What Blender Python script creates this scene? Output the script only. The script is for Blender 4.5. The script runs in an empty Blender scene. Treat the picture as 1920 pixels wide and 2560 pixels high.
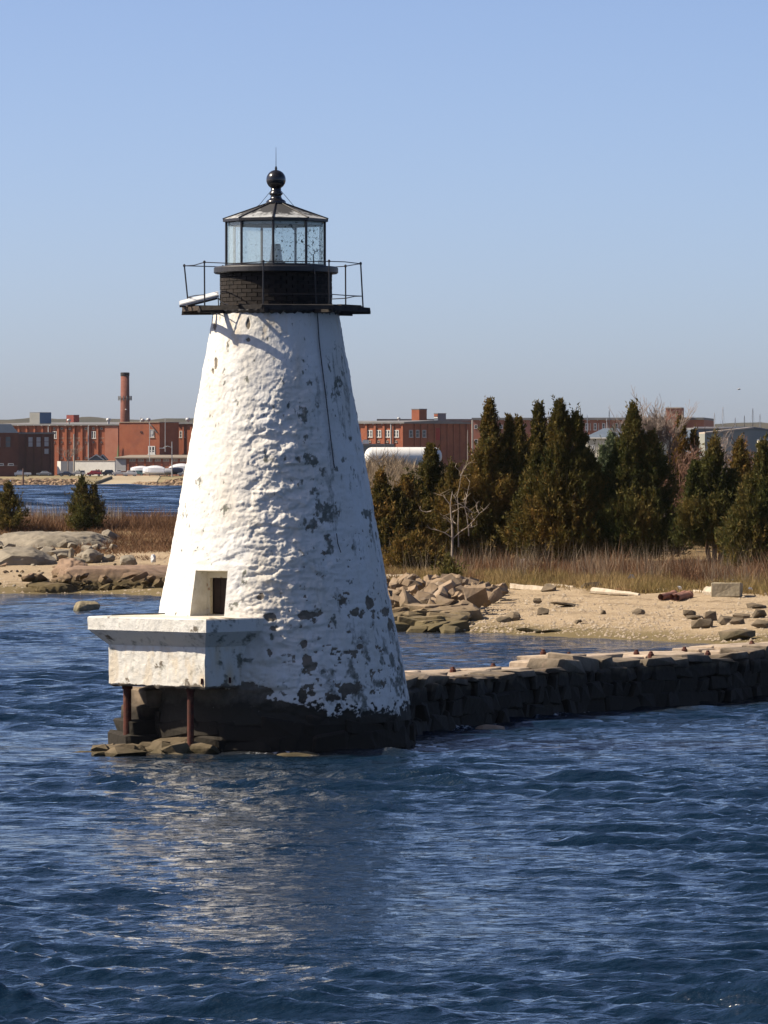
import bpy, bmesh, math, random
import numpy as np
from mathutils import Vector, Matrix

# ------------------------------------------------------------------ camera, world, sun, exposure
F = 12540.0          # focal length in photograph pixels (1920 wide)
H = 6.4              # eye height above the water
HY = 1160.0          # photograph row of the horizon
sc = bpy.context.scene
col = bpy.context.collection
cam_d = bpy.data.cameras.new('camera')
cam = bpy.data.objects.new('camera', cam_d); col.objects.link(cam)
cam.location = (0, 0, H); cam.rotation_euler = (math.radians(90), 0, 0)
cam_d.sensor_fit = 'VERTICAL'; cam_d.sensor_height = 36.0; cam_d.sensor_width = 27.0
cam_d.lens = 36.0 * F / 2560.0
cam_d.shift_y = (HY - 1280.0) / 2560.0
cam_d.clip_start = 1.0; cam_d.clip_end = 20000
sc.camera = cam
sc.render.engine = 'CYCLES'
sc.view_settings.view_transform = 'Standard'; sc.view_settings.look = 'None'
sc.view_settings.exposure = 0.8; sc.view_settings.gamma = 1.0
sc.view_settings.use_curve_mapping = False
SUN_EL = math.radians(42); SUN_A = math.radians(90)     # angle to the left of "towards the camera"
sdir = Vector((-math.sin(SUN_A) * math.cos(SUN_EL), -math.cos(SUN_A) * math.cos(SUN_EL), math.sin(SUN_EL)))
w = bpy.data.worlds.new('World'); sc.world = w; w.use_nodes = True
wn = w.node_tree.nodes; wl = w.node_tree.links
bg = wn['Background']
sky = wn.new('ShaderNodeTexSky'); sky.sky_type = 'NISHITA'; sky.sun_disc = False
sky.sun_elevation = SUN_EL
sky.sun_rotation = math.atan2(sdir.x, sdir.y)
sky.altitude = 0; sky.air_density = 0.5; sky.dust_density = 1.0; sky.ozone_density = 4.5
bal = wn.new('ShaderNodeMix'); bal.data_type = 'RGBA'; bal.blend_type = 'MULTIPLY'; bal.inputs[0].default_value = 1.0; bal.inputs[7].default_value = (1.13, 1.0, 0.97, 1)    # white balance, the same over the whole sky
wl.new(sky.outputs[0], bal.inputs[6]); wl.new(bal.outputs[2], bg.inputs[0]); bg.inputs[1].default_value = 0.096
sl = bpy.data.lights.new('sun', 'SUN'); sl.energy = 5.0; sl.angle = math.radians(0.53); sl.color = (1.0, 0.88, 0.70)
so = bpy.data.objects.new('sun', sl); col.objects.link(so); so.location = (-60, 100, 60)
so.rotation_euler = sdir.to_track_quat('Z', 'Y').to_euler()
sc.cycles.max_bounces = 8; sc.cycles.transparent_max_bounces = 16
sc.cycles.caustics_reflective = False; sc.cycles.caustics_refractive = False
sc.cycles.sample_clamp_indirect = 4

# ------------------------------------------------------------------ helpers
rng = np.random.default_rng(7); R = random.Random(11)
def at(px, py, Y): return Vector(((px - 960) / F * Y, Y, H - (py - HY) / F * Y))
def Yw(py, z=0.0): return (H - z) * F / (py - HY)

def _hash(i, j, k, s):
    n = (i * 73856093) ^ (j * 19349663) ^ (k * 83492791) ^ (s * 2654435761 & 0x7fffffff)
    n = (n ^ (n >> 13)) * 1274126177 & 0x7fffffffffff
    n = (n ^ (n >> 16)) & 0xffffff
    return n / float(0xffffff)
def vnoise(p, s=0):
    p = np.asarray(p, dtype=np.float64)
    i = np.floor(p).astype(np.int64); f = p - i
    u = f * f * f * (f * (f * 6 - 15) + 10)
    r = 0
    for dx in (0, 1):
        wx = u[:, 0] if dx else 1 - u[:, 0]
        for dy in (0, 1):
            wy = u[:, 1] if dy else 1 - u[:, 1]
            for dz in (0, 1):
                wz = u[:, 2] if dz else 1 - u[:, 2]
                r = r + wx * wy * wz * _hash(i[:, 0] + dx, i[:, 1] + dy, i[:, 2] + dz, s)
    return r * 2 - 1
def fbm(p, o=4, s=0, g=0.5, l=2.03):
    a = 1.0; t = 0; p = np.asarray(p, dtype=np.float64); n = 0
    for k in range(o):
        t = t + a * vnoise(p + k * 17.3, s + k); n += a; a *= g; p = p * l
    return t / n
def voronoi2(x, y, s=0):
    """F1, F2 and the id (0..1) of the nearest cell of a jittered grid"""
    i = np.floor(x).astype(np.int64); j = np.floor(y).astype(np.int64)
    f1 = np.full(x.shape, 9.0); f2 = np.full(x.shape, 9.0); cid = np.zeros(x.shape); ox = np.zeros(x.shape); oy = np.zeros(x.shape)
    for di in (-1, 0, 1):
        for dj in (-1, 0, 1):
            ci = i + di; cj = j + dj; z = ci * 0
            px = ci + 0.15 + 0.7 * _hash(ci, cj, z, s); py = cj + 0.15 + 0.7 * _hash(ci, cj, z + 5, s)
            d = np.hypot(x - px, y - py)
            near = d < f1
            f2 = np.where(near, f1, np.minimum(f2, d))
            cid = np.where(near, _hash(ci, cj, z + 9, s), cid)
            ox = np.where(near, x - px, ox); oy = np.where(near, y - py, oy)
            f1 = np.where(near, d, f1)
    return f1, f2, cid, ox, oy
def sstep(a, b, x):
    t = np.clip((x - a) / (b - a), 0, 1); return t * t * (3 - 2 * t)

# ---- materials
def _new(name):
    m = bpy.data.materials.new(name); m.use_nodes = True
    return m, m.node_tree.nodes, m.node_tree.links, m.node_tree.nodes['Principled BSDF']
def mat(name, c1, c2=None, scale=3.0, rough=0.8, bump=0.0, bscale=None, metal=0.0, rand=0.0, detail=6.0, lo=0.35, hi=0.65, spec=0.3, stretch=None, c3=None, c3scale=None, c3lo=.55, c3hi=.7):
    m, n, l, b = _new(name); c1, c2, c3 = [None if q is None else tuple(v * .83 for v in q) for q in (c1, c2, c3)]
    b.inputs['Roughness'].default_value = rough; b.inputs['Metallic'].default_value = metal
    b.inputs['Specular IOR Level'].default_value = spec
    geo = n.new('ShaderNodeNewGeometry'); src = geo.outputs['Position']
    if stretch:
        mp = n.new('ShaderNodeMapping'); mp.inputs['Scale'].default_value = stretch; l.new(src, mp.inputs[0]); src = mp.outputs[0]
    out = None
    if c2 is None:
        rgb = n.new('ShaderNodeRGB'); rgb.outputs[0].default_value = (*c1, 1); out = rgb.outputs[0]
    else:
        t = n.new('ShaderNodeTexNoise'); t.inputs['Scale'].default_value = scale; t.inputs['Detail'].default_value = detail
        t.inputs['Roughness'].default_value = 0.65; l.new(src, t.inputs['Vector'])
        mr = n.new('ShaderNodeMapRange'); mr.inputs[1].default_value = lo; mr.inputs[2].default_value = hi; l.new(t.outputs[0], mr.inputs[0])
        mx = n.new('ShaderNodeMix'); mx.data_type = 'RGBA'; l.new(mr.outputs[0], mx.inputs[0])
        mx.inputs[6].default_value = (*c1, 1); mx.inputs[7].default_value = (*c2, 1); out = mx.outputs[2]
    if c3 is not None:
        t = n.new('ShaderNodeTexNoise'); t.inputs['Scale'].default_value = c3scale or scale * .3; t.inputs['Detail'].default_value = 8
        t.inputs['Roughness'].default_value = 0.7; l.new(src, t.inputs['Vector'])
        mr = n.new('ShaderNodeMapRange'); mr.inputs[1].default_value = c3lo; mr.inputs[2].default_value = c3hi; l.new(t.outputs[0], mr.inputs[0])
        mx = n.new('ShaderNodeMix'); mx.data_type = 'RGBA'; l.new(mr.outputs[0], mx.inputs[0])
        l.new(out, mx.inputs[6]); mx.inputs[7].default_value = (*c3, 1); out = mx.outputs[2]
    if rand:
        oi = n.new('ShaderNodeObjectInfo'); hv = n.new('ShaderNodeHueSaturation')
        mr = n.new('ShaderNodeMapRange'); mr.inputs[3].default_value = 1 - rand; mr.inputs[4].default_value = 1 + rand; l.new(oi.outputs['Random'], mr.inputs[0])
        l.new(mr.outputs[0], hv.inputs['Value']); l.new(out, hv.inputs['Color']); out = hv.outputs[0]
    l.new(out, b.inputs['Base Color'])
    if bump:
        t = n.new('ShaderNodeTexNoise'); t.inputs['Scale'].default_value = bscale or scale * 3; t.inputs['Detail'].default_value = 8; l.new(src, t.inputs['Vector'])
        bp = n.new('ShaderNodeBump'); bp.inputs['Strength'].default_value = 1.0; bp.inputs['Distance'].default_value = bump
        l.new(t.outputs[0], bp.inputs['Height']); l.new(bp.outputs[0], b.inputs['Normal'])
    return m

# ---- mesh builder; coordinates are world coordinates, the object's origin is org
class MB:
    def __init__(s): s.v = []; s.f = []
    def add(s, vs, fs):
        k = len(s.v); s.v += [tuple(q) for q in vs]; s.f += [tuple(k + i for i in q) for q in fs]
    def box(s, c, size, ax=None, jit=0.0):
        """ax: 3 axes (columns) or None"""
        c = Vector(c); h = [q / 2 for q in size]; A = ax or (Vector((1, 0, 0)), Vector((0, 1, 0)), Vector((0, 0, 1)))
        vs = []
        for k in range(8):
            sx, sy, sz = (1 if k & 1 else -1), (1 if k & 2 else -1), (1 if k & 4 else -1)
            p = c + A[0] * (h[0] * sx) + A[1] * (h[1] * sy) + A[2] * (h[2] * sz)
            if jit: p += Vector((R.uniform(-jit, jit), R.uniform(-jit, jit), R.uniform(-jit, jit)))
            vs.append(p)
        s.add(vs, [(0, 2, 3, 1), (4, 5, 7, 6), (0, 1, 5, 4), (2, 6, 7, 3), (0, 4, 6, 2), (1, 3, 7, 5)])
    def tube(s, pts, rad, n=8, cap=True):
        pts = [Vector(p) for p in pts]
        if not isinstance(rad, (list, tuple)): rad = [rad] * len(pts)
        k0 = len(s.v); up = None
        for i, p in enumerate(pts):
            d = (pts[min(i + 1, len(pts) - 1)] - pts[max(i - 1, 0)]).normalized()
            if up is None: up = d.orthogonal().normalized()
            a = (up - d * up.dot(d)).normalized(); b = d.cross(a); up = a
            for q in range(n):
                t = 2 * math.pi * q / n
                s.v.append(tuple(p + a * (math.cos(t) * rad[i]) + b * (math.sin(t) * rad[i])))
        for i in range(len(pts) - 1):
            for q in range(n):
                a0 = k0 + i * n + q; a1 = k0 + i * n + (q + 1) % n
                s.f.append((a0, a1, a1 + n, a0 + n))
        if cap:
            s.f.append(tuple(k0 + q for q in range(n))[::-1]); e = k0 + (len(pts) - 1) * n
            s.f.append(tuple(e + q for q in range(n)))
    def lathe(s, c, prof, n=32, a0=0.0, caps=True):
        """prof: (r, z) list bottom to top about the vertical through c"""
        k0 = len(s.v)
        for r, z in prof:
            for q in range(n):
                t = 2 * math.pi * q / n + a0
                s.v.append((c[0] + r * math.sin(t), c[1] - r * math.cos(t), z))
        for i in range(len(prof) - 1):
            for q in range(n):
                a = k0 + i * n + q; b = k0 + i * n + (q + 1) % n
                s.f.append((a, b, b + n, a + n))
        if caps:
            s.f.append(tuple(k0 + q for q in range(n))[::-1]); e = k0 + (len(prof) - 1) * n
            s.f.append(tuple(e + q for q in range(n)))
    def prism(s, poly, z0, z1):
        n = len(poly)
        s.add([(p[0], p[1], z0) for p in poly] + [(p[0], p[1], z1) for p in poly],
              [tuple(range(n))[::-1], tuple(range(n, 2 * n))] + [(i, (i + 1) % n, n + (i + 1) % n, n + i) for i in range(n)])
    def hull(s, pts):
        bm = bmesh.new()
        for p in pts: bm.verts.new(p)
        r = bmesh.ops.convex_hull(bm, input=bm.verts)
        bmesh.ops.delete(bm, geom=[e for e in r['geom_interior'] if isinstance(e, bmesh.types.BMVert)], context='VERTS')
        bm.verts.index_update(); s.add([v.co.copy() for v in bm.verts], [[v.index for v in f.verts] for f in bm.faces]); bm.free()
    def mesh(s, name, org=(0, 0, 0), smooth=False):
        me = bpy.data.meshes.new(name)
        o = org
        me.from_pydata([(q[0] - o[0], q[1] - o[1], q[2] - o[2]) for q in s.v], [], s.f)
        if smooth: me.polygons.foreach_set('use_smooth', [True] * len(me.polygons))
        me.update(); return me
    def build(s, name, m, parent=None, org=None, smooth=False, bevel=0.0):
        base = root_loc(parent) if parent is not None else (org if org is not None else (0, 0, 0))
        me = s.mesh(name, base, smooth)
        o = bpy.data.objects.new(name, me); me.materials.append(m); col.objects.link(o)
        if parent is not None: o.parent = parent
        else: o.location = base
        if bevel:
            md = o.modifiers.new('bevel', 'BEVEL'); md.width = bevel; md.segments = 2; md.limit_method = 'ANGLE'
        return o
def root_loc(o):
    v = Vector((0, 0, 0))
    while o is not None: v += o.location; o = o.parent
    return v
def tag(o, label=None, cat=None, group=None, kind=None):
    if label: o['label'] = label
    if cat: o['category'] = cat
    if group: o['group'] = group
    if kind: o['kind'] = kind
    return o
def thing(name, loc, label, cat, group=None):
    o = bpy.data.objects.new(name, None); o.empty_display_size = 0.2; col.objects.link(o); o.location = loc
    return tag(o, label, cat, group, 'thing')
def npmesh(name, V, Fc, m, parent=None, smooth=True, attrs=None, org=(0, 0, 0)):
    """V (n,3) world, Fc (k,3|4) int"""
    V = np.asarray(V, dtype=np.float32); Fc = np.asarray(Fc, dtype=np.int32)
    base = root_loc(parent) if parent is not None else Vector(org)
    V = V - np.array(base[:], dtype=np.float32)
    me = bpy.data.meshes.new(name)
    k = Fc.shape[1]
    me.vertices.add(len(V)); me.vertices.foreach_set('co', V.ravel())
    me.loops.add(Fc.size); me.loops.foreach_set('vertex_index', Fc.ravel())
    me.polygons.add(len(Fc)); me.polygons.foreach_set('loop_start', np.arange(0, Fc.size, k, dtype=np.int32))
    me.update(calc_edges=True)
    if smooth: me.polygons.foreach_set('use_smooth', np.ones(len(Fc), dtype=bool))
    for an, (dom, dat) in (attrs or {}).items():
        a = me.attributes.new(an, 'FLOAT', dom); a.data.foreach_set('value', np.asarray(dat, dtype=np.float32))
    me.validate()
    o = bpy.data.objects.new(name, me); me.materials.append(m); col.objects.link(o)
    if parent is not None: o.parent = parent
    else: o.location = base
    return o
def gridfaces(nu, nv, wrap=False):
    i = np.arange(nu if wrap else nu - 1); j = np.arange(nv - 1)
    I, J = np.meshgrid(i, j, indexing='xy'); I2 = (I + 1) % nu
    return np.stack([J * nu + I, J * nu + I2, (J + 1) * nu + I2, (J + 1) * nu + I], -1).reshape(-1, 4)
# ------------------------------------------------------------------ setting: water, island, far shore, hills
TX, TY = (690 - 960) / 110.0, 114.0          # axis of the lighthouse
def tower_r(z): return 1.425 + (9.87 - z) * (2.985 - 1.425) / (9.87 - 1.13)
WALL = [(-0.2, 115.2), (1.0, 119.6), (3.35, 125.2), (5.3, 129.4), (7.93, 132.9), (10.5, 137.0), (14.0, 142.2), (19.0, 149.0), (24.0, 155.5)]
def shore(X): return np.interp(X, [-200, -60, -14, -10.5, -5, 0.4, 3.5, 6, 13.5, 25, 60, 200], [262, 252, 247, 243, 214, 193, 190, 187, 176, 168, 158, 150])
def ground(X, Y):
    X = np.asarray(X, float); Y = np.asarray(Y, float); d = Y - shore(X)
    gl = np.interp(d, [-30, 0, 12, 35, 60, 85, 105, 130], [-2, 0, .42, 1.0, 2.3, 2.4, .2, -2])
    gr = np.interp(d, [-30, 0, 6, 22, 45, 80, 120, 160, 190], [-2, 0, .42, 1.2, 1.75, 2.5, 2.6, .3, -2])
    wl_ = sstep(-4, -10, X)
    e = sstep(150, 195, np.abs(X)) * 5
    return gl * wl_ + gr * (1 - wl_) - e
def gz(x, y): return float(ground(np.array([x]), np.array([y]))[0])

def water_material():
    m, n, l, b = _new('sea_water')
    geo = n.new('ShaderNodeNewGeometry')
    def noise(scale, detail, stretch=(1, 1, 1), rough=.55):
        mp = n.new('ShaderNodeMapping'); mp.inputs['Scale'].default_value = stretch; l.new(geo.outputs['Position'], mp.inputs[0])
        t = n.new('ShaderNodeTexNoise'); t.inputs['Scale'].default_value = scale; t.inputs['Detail'].default_value = detail; t.inputs['Roughness'].default_value = rough
        l.new(mp.outputs[0], t.inputs['Vector']); return t.outputs[0]
    at1 = n.new('ShaderNodeAttribute'); at1.attribute_name = 'shallow'
    at2 = n.new('ShaderNodeAttribute'); at2.attribute_name = 'foam'
    mx = n.new('ShaderNodeMix'); mx.data_type = 'RGBA'; l.new(at1.outputs['Fac'], mx.inputs[0])
    mx.inputs[6].default_value = (0.003, 0.012, 0.026, 1); mx.inputs[7].default_value = (0.05, 0.036, 0.014, 1)
    nf = noise(9.0, 6, (1, .5, 1), .7); mr = n.new('ShaderNodeMapRange'); mr.inputs[1].default_value = .5; mr.inputs[2].default_value = .62; l.new(nf, mr.inputs[0])
    mu = n.new('ShaderNodeMath'); mu.operation = 'MULTIPLY'; l.new(mr.outputs[0], mu.inputs[0]); l.new(at2.outputs['Fac'], mu.inputs[1])
    m2 = n.new('ShaderNodeMix'); m2.data_type = 'RGBA'; l.new(mu.outputs[0], m2.inputs[0]); l.new(mx.outputs[2], m2.inputs[6]); m2.inputs[7].default_value = (.75, .77, .78, 1)
    l.new(m2.outputs[2], b.inputs['Base Color'])
    ro = n.new('ShaderNodeMapRange'); ro.inputs[3].default_value = .05; ro.inputs[4].default_value = .7; l.new(mu.outputs[0], ro.inputs[0]); l.new(ro.outputs[0], b.inputs['Roughness'])
    b.inputs['IOR'].default_value = 1.333
    at3 = n.new('ShaderNodeAttribute'); at3.attribute_name = 'chop'
    b1 = n.new('ShaderNodeBump'); b1.inputs['Strength'].default_value = 1.0; b1.inputs['Distance'].default_value = 0.085
    h1 = noise(3.2, 4, (.7, 1.2, 1)); k1 = n.new('ShaderNodeMath'); k1.operation = 'MULTIPLY'; l.new(h1, k1.inputs[0]); l.new(at3.outputs['Fac'], k1.inputs[1]); l.new(k1.outputs[0], b1.inputs['Height'])
    b2 = n.new('ShaderNodeBump'); b2.inputs['Strength'].default_value = 1.0; b2.inputs['Distance'].default_value = 0.032
    h2 = noise(9.0, 5, (.7, 1.2, 1), .65); k2 = n.new('ShaderNodeMath'); k2.operation = 'MULTIPLY'; l.new(h2, k2.inputs[0]); l.new(at3.outputs['Fac'], k2.inputs[1]); l.new(k2.outputs[0], b2.inputs['Height'])
    l.new(b1.outputs[0], b2.inputs['Normal'])
    # chop too fine for the mesh far out: random facet slopes
    tn = n.new('ShaderNodeTexNoise'); tn.inputs['Scale'].default_value = 1.7; tn.inputs['Detail'].default_value = 3; l.new(geo.outputs['Position'], tn.inputs['Vector'])
    v1 = n.new('ShaderNodeVectorMath'); v1.operation = 'SUBTRACT'; l.new(tn.outputs['Color'], v1.inputs[0]); v1.inputs[1].default_value = (.5, .5, .5)
    v2 = n.new('ShaderNodeVectorMath'); v2.operation = 'MULTIPLY'; l.new(v1.outputs[0], v2.inputs[0]); v2.inputs[1].default_value = (1, 1.3, 0)
    at4 = n.new('ShaderNodeAttribute'); at4.attribute_name = 'far'; v3 = n.new('ShaderNodeVectorMath'); v3.operation = 'SCALE'; l.new(v2.outputs[0], v3.inputs[0]); l.new(at4.outputs['Fac'], v3.inputs['Scale'])
    v4 = n.new('ShaderNodeVectorMath'); v4.operation = 'ADD'; mpn = n.new('ShaderNodeMapping'); mpn.inputs['Scale'].default_value = (.55, 1.2, 1); l.new(geo.outputs['Position'], mpn.inputs[0]); tr_ = n.new('ShaderNodeTexNoise'); tr_.inputs['Scale'].default_value = 4.5; tr_.inputs['Detail'].default_value = 5; tr_.inputs['Roughness'].default_value = .7; l.new(mpn.outputs[0], tr_.inputs['Vector'])
    r1 = n.new('ShaderNodeVectorMath'); r1.operation = 'SUBTRACT'; l.new(tr_.outputs['Color'], r1.inputs[0]); r1.inputs[1].default_value = (.5, .5, .5); r2_ = n.new('ShaderNodeVectorMath'); r2_.operation = 'MULTIPLY'; l.new(r1.outputs[0], r2_.inputs[0]); r2_.inputs[1].default_value = (.9, 1.5, 0); r3 = n.new('ShaderNodeVectorMath'); r3.operation = 'ADD'; l.new(r2_.outputs[0], r3.inputs[0]); l.new(v3.outputs[0], r3.inputs[1])
    l.new(b1.outputs[0], v4.inputs[0]); l.new(r3.outputs[0], v4.inputs[1]); v5 = n.new('ShaderNodeVectorMath'); v5.operation = 'NORMALIZE'; l.new(v4.outputs[0], v5.inputs[0]); l.new(v5.outputs[0], b.inputs['Normal'])
    return m
def seg_dist(X, Y, pts):
    d = np.full(X.shape, 1e9); side = np.zeros(X.shape)
    for (x0, y0), (x1, y1) in zip(pts[:-1], pts[1:]):
        vx, vy = x1 - x0, y1 - y0; L2 = vx * vx + vy * vy
        t = np.clip(((X - x0) * vx + (Y - y0) * vy) / L2, 0, 1)
        q = np.hypot(X - x0 - t * vx, Y - y0 - t * vy); near = q < d
        side = np.where(near, (X - x0) * vy - (Y - y0) * vx, side); d = np.minimum(d, q)
    return d, side          # side > 0: right of the path (seaward)
def build_water():
    xs = [0.0]; 
    while xs[-1] < 9000: xs.append(xs[-1] + (0.085 if xs[-1] < 12 else 0.085 + (xs[-1] - 12) * 0.09))
    xs = np.array([-q for q in xs[:0:-1]] + xs)
    ys = [46.0]
    while ys[-1] < 330:
        y = ys[-1]; ys.append(y + (0.075 if y < 62 else min(0.075 + (y - 62) * .0016, .28) if y < 255 else .28 + (y - 255) * .02))
    yb = [46.0]
    while yb[-1] > -3000: yb.append(yb[-1] - (0.3 + (46 - yb[-1]) * .12))
    ys = np.array(yb[:0:-1] + ys)
    X, Y = np.meshgrid(xs, ys); sh = X.shape; X = X.ravel(); Y = Y.ravel()
    dx = np.gradient(xs); dy = np.gradient(ys); SP = np.maximum(*np.meshgrid(dx, dy)).ravel()
    dw, side = seg_dist(X, Y, WALL)
    dt = np.hypot(X - TX, Y - TY) - 3.1
    lee = sstep(-1, 4, np.where(side < 0, dw, -1)) * sstep(118, 132, Y) * sstep(-6, -1, X)
    ds = shore(X) - Y
    ang = 0.28; Z = np.zeros(len(X))
    rw = np.random.default_rng(5)
    wx = X + .5 * vnoise(np.stack([X * .35, Y * .35, X * 0], -1), 3); wy = Y + .5 * vnoise(np.stack([X * .35, Y * .35, X * 0 + 9], -1), 4)
    act = 0.8 + .6 * vnoise(np.stack([X * .13, Y * .07, X * 0 + 4], -1), 8)     # gust patches
    for lam in np.geomspace(.26, 1.9, 84):
        th = ang + rw.normal(0, .62 if lam < .6 else .30); k = 2 * math.pi / lam
        a = 0.036 * lam / (2 * math.pi) * (1.1 if lam < .95 else 1.0)
        fade = 1 - sstep(.22, .42, SP / lam)
        if not fade.any(): continue
        ph = k * (wx * math.sin(th) + wy * math.cos(th)) + rw.uniform(0, 6.28)
        Z += a * np.sin(ph) * fade
    Z *= act
    Z = Z + np.clip(Z, 0, None) ** 2 * 5.0           # peaked crests
    Z *= (1 - .62 * lee) * (1 - .6 * sstep(16, 0, ds) * (ds > -5)) * np.where(Y > 200, .8, 1)
    shal = np.clip(1 - dt / 2.4, 0, 1) ** 1.5 * .8 * sstep(.2, -.35, (X - TX) / (np.abs(dt) + 3)) * .5
    shal = np.maximum(shal, np.clip(1 - dt / 1.9, 0, 1) * .85)
    shal = np.maximum(shal, np.where(side > 0, np.clip(1 - dw / 2.0, 0, 1) * .7 * sstep(3.0, 9.0, X), 0))
    shal = np.maximum(shal, np.clip(1 - ds / 7.0, 0, 1) * .75)
    shal *= .6 + .4 * vnoise(np.stack([X * .8, Y * .5, X * 0], -1), 12)
    near = np.minimum(np.abs(dt), np.where(side > 0, np.abs(dw), 9))
    foam = np.clip(1 - near / .55, 0, 1) * sstep(.05, .55, vnoise(np.stack([X * .9, Y * .9, X * 0 + 3], -1), 21))
    foam = foam * 1.4 + 1.1 * np.clip(1 - np.hypot((X + 1.95) / 1.3, (Y - 110.3) / .5), 0, 1) + 1.2 * np.clip(1 - np.hypot((X - .25) / .9, (Y - 111.5) / .9), 0, 1)
    foam += .45 * np.clip(1 - np.abs(ds) / .5, 0, 1) * (Y > 150)
    far = np.interp(Y, [60, 120, 250, 500], [0, .06, .3, .5]); chop = np.interp(Y, [140, 260, 420], [1.0, 1.5, 2.0]) * (1 - .45 * lee)
    o = npmesh('water', np.stack([X, Y, Z], -1), gridfaces(len(xs), len(ys)), water_material(), attrs={
        'shallow': ('POINT', np.clip(shal, 0, 1)), 'foam': ('POINT', np.clip(foam, 0, 1)), 'chop': ('POINT', chop), 'far': ('POINT', far)})
    tag(o, kind='structure')
    # the channel beyond the island: coarser chop
    y0 = ys[-1]; xs = np.concatenate([-np.geomspace(9000, 172, 22), np.linspace(-170, 170, 150), np.geomspace(172, 9000, 22)]); ys = np.concatenate([np.arange(y0, 1392, 1.15), np.geomspace(1394, 9000, 24)])
    X, Y = np.meshgrid(xs, ys); X = X.ravel(); Y = Y.ravel(); Z = np.zeros(len(X))
    for lam in np.geomspace(4.5, 16, 34):
        th = rw.normal(0, .16); Z += .050 * lam / (2 * math.pi) * np.sin(2 * math.pi / lam * (X * math.sin(th) + Y * math.cos(th)) + rw.uniform(0, 6.28))
    Z += .25 * vnoise(np.stack([X * .11, Y * .35, X * 0], -1), 6); Z *= sstep(y0, y0 + 12, Y) * sstep(1386, 1372, Y); Z -= .0
    o = npmesh('channel_water', np.stack([X, Y, Z], -1), gridfaces(len(xs), len(ys)), bpy.data.materials['sea_water'], attrs={
        'shallow': ('POINT', X * 0), 'foam': ('POINT', X * 0), 'chop': ('POINT', X * 0 + 1.0), 'far': ('POINT', X * 0 + .5)}); tag(o, kind='structure')
build_water()

def ground_material(name):
    m, n, l, b = _new(name); b.inputs['Roughness'].default_value = .95; b.inputs['Specular IOR Level'].default_value = .1
    geo = n.new('ShaderNodeNewGeometry')
    def noise(s, d, lo, hi):
        t = n.new('ShaderNodeTexNoise'); t.inputs['Scale'].default_value = s; t.inputs['Detail'].default_value = d; t.inputs['Roughness'].default_value = .7; l.new(geo.outputs['Position'], t.inputs['Vector'])
        mr = n.new('ShaderNodeMapRange'); mr.inputs[1].default_value = lo; mr.inputs[2].default_value = hi; l.new(t.outputs[0], mr.inputs[0]); return mr.outputs[0], t.outputs[0]
    def mix(f, a, c):
        q = n.new('ShaderNodeMix'); q.data_type = 'RGBA'; l.new(f, q.inputs[0])
        for i, v in ((6, a), (7, c)):
            if isinstance(v, tuple): q.inputs[i].default_value = (*v, 1)
            else: l.new(v, q.inputs[i])
        return q.outputs[2]
    f1, h1 = noise(2.2, 8, .35, .65); sand = mix(f1, (.29, .22, .14), (.40, .31, .205))
    f2, h2 = noise(11, 3, .55, .66); sand = mix(f2, sand, (.22, .16, .095))
    f3, h3 = noise(16, 2, .68, .74); sand = mix(f3, sand, (.55, .49, .40))          # shells
    f4, _ = noise(.8, 6, .4, .65); turf = mix(f4, (.15, .105, .055), (.24, .17, .085))
    awr = n.new('ShaderNodeAttribute'); awr.attribute_name = 'wrack'; f5, _ = noise(3.5, 6, .42, .6); mw = n.new('ShaderNodeMath'); mw.operation = 'MULTIPLY'; l.new(awr.outputs['Fac'], mw.inputs[0]); l.new(f5, mw.inputs[1]); sand = mix(mw.outputs[0], sand, (.09, .06, .035))
    aw = n.new('ShaderNodeAttribute'); aw.attribute_name = 'wet'; av = n.new('ShaderNodeAttribute'); av.attribute_name = 'turf'
    c = mix(aw.outputs['Fac'], sand, (.155, .12, .06)); c = mix(av.outputs['Fac'], c, turf)
    l.new(c, b.inputs['Base Color'])
    bp = n.new('ShaderNodeBump'); bp.inputs['Distance'].default_value = .06; l.new(h2, bp.inputs['Height']); l.new(bp.outputs[0], b.inputs['Normal'])
    return m
def build_island():
    xs = np.concatenate([np.linspace(-200, -24, 60), np.linspace(-23.6, 23.6, 190), np.linspace(24, 200, 60)])
    ys = np.concatenate([np.linspace(135, 168, 24), np.linspace(168.4, 260, 290), np.linspace(261, 460, 100)])
    X, Y = np.meshgrid(xs, ys); X = X.ravel(); Y = Y.ravel()
    Z = ground(X, Y); P = np.stack([X, Y, X * 0], -1)
    Z = Z + .10 * fbm(P * .3, 4, 2) + .035 * fbm(P * 1.6, 3, 5) * (Z > -.3)
    d = Y - shore(X)
    left = sstep(-4, -10, X)
    lim = 24 * (1 - left) + 44 * left + 5 * fbm(P * .25, 3, 6)
    turf = sstep(-2, 2, d - lim)
    wet = sstep(.42, .12, Z + .12 * fbm(P * .8, 3, 9))
    wr = 0
    for zc, wd in ((.62, .016), (.86, .02), (1.04, .025)): wr = wr + np.exp(-((Z + .05 * fbm(P * .9, 3, 19) - zc) / wd) ** 2)
    o = npmesh('island_ground', np.stack([X, Y, Z], -1), gridfaces(len(xs), len(ys)), ground_material('island_soil'), attrs={'turf': ('POINT', turf), 'wet': ('POINT', wet), 'wrack': ('POINT', np.clip(wr, 0, 1) * .8)})
    tag(o, kind='structure')
build_island()

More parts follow.
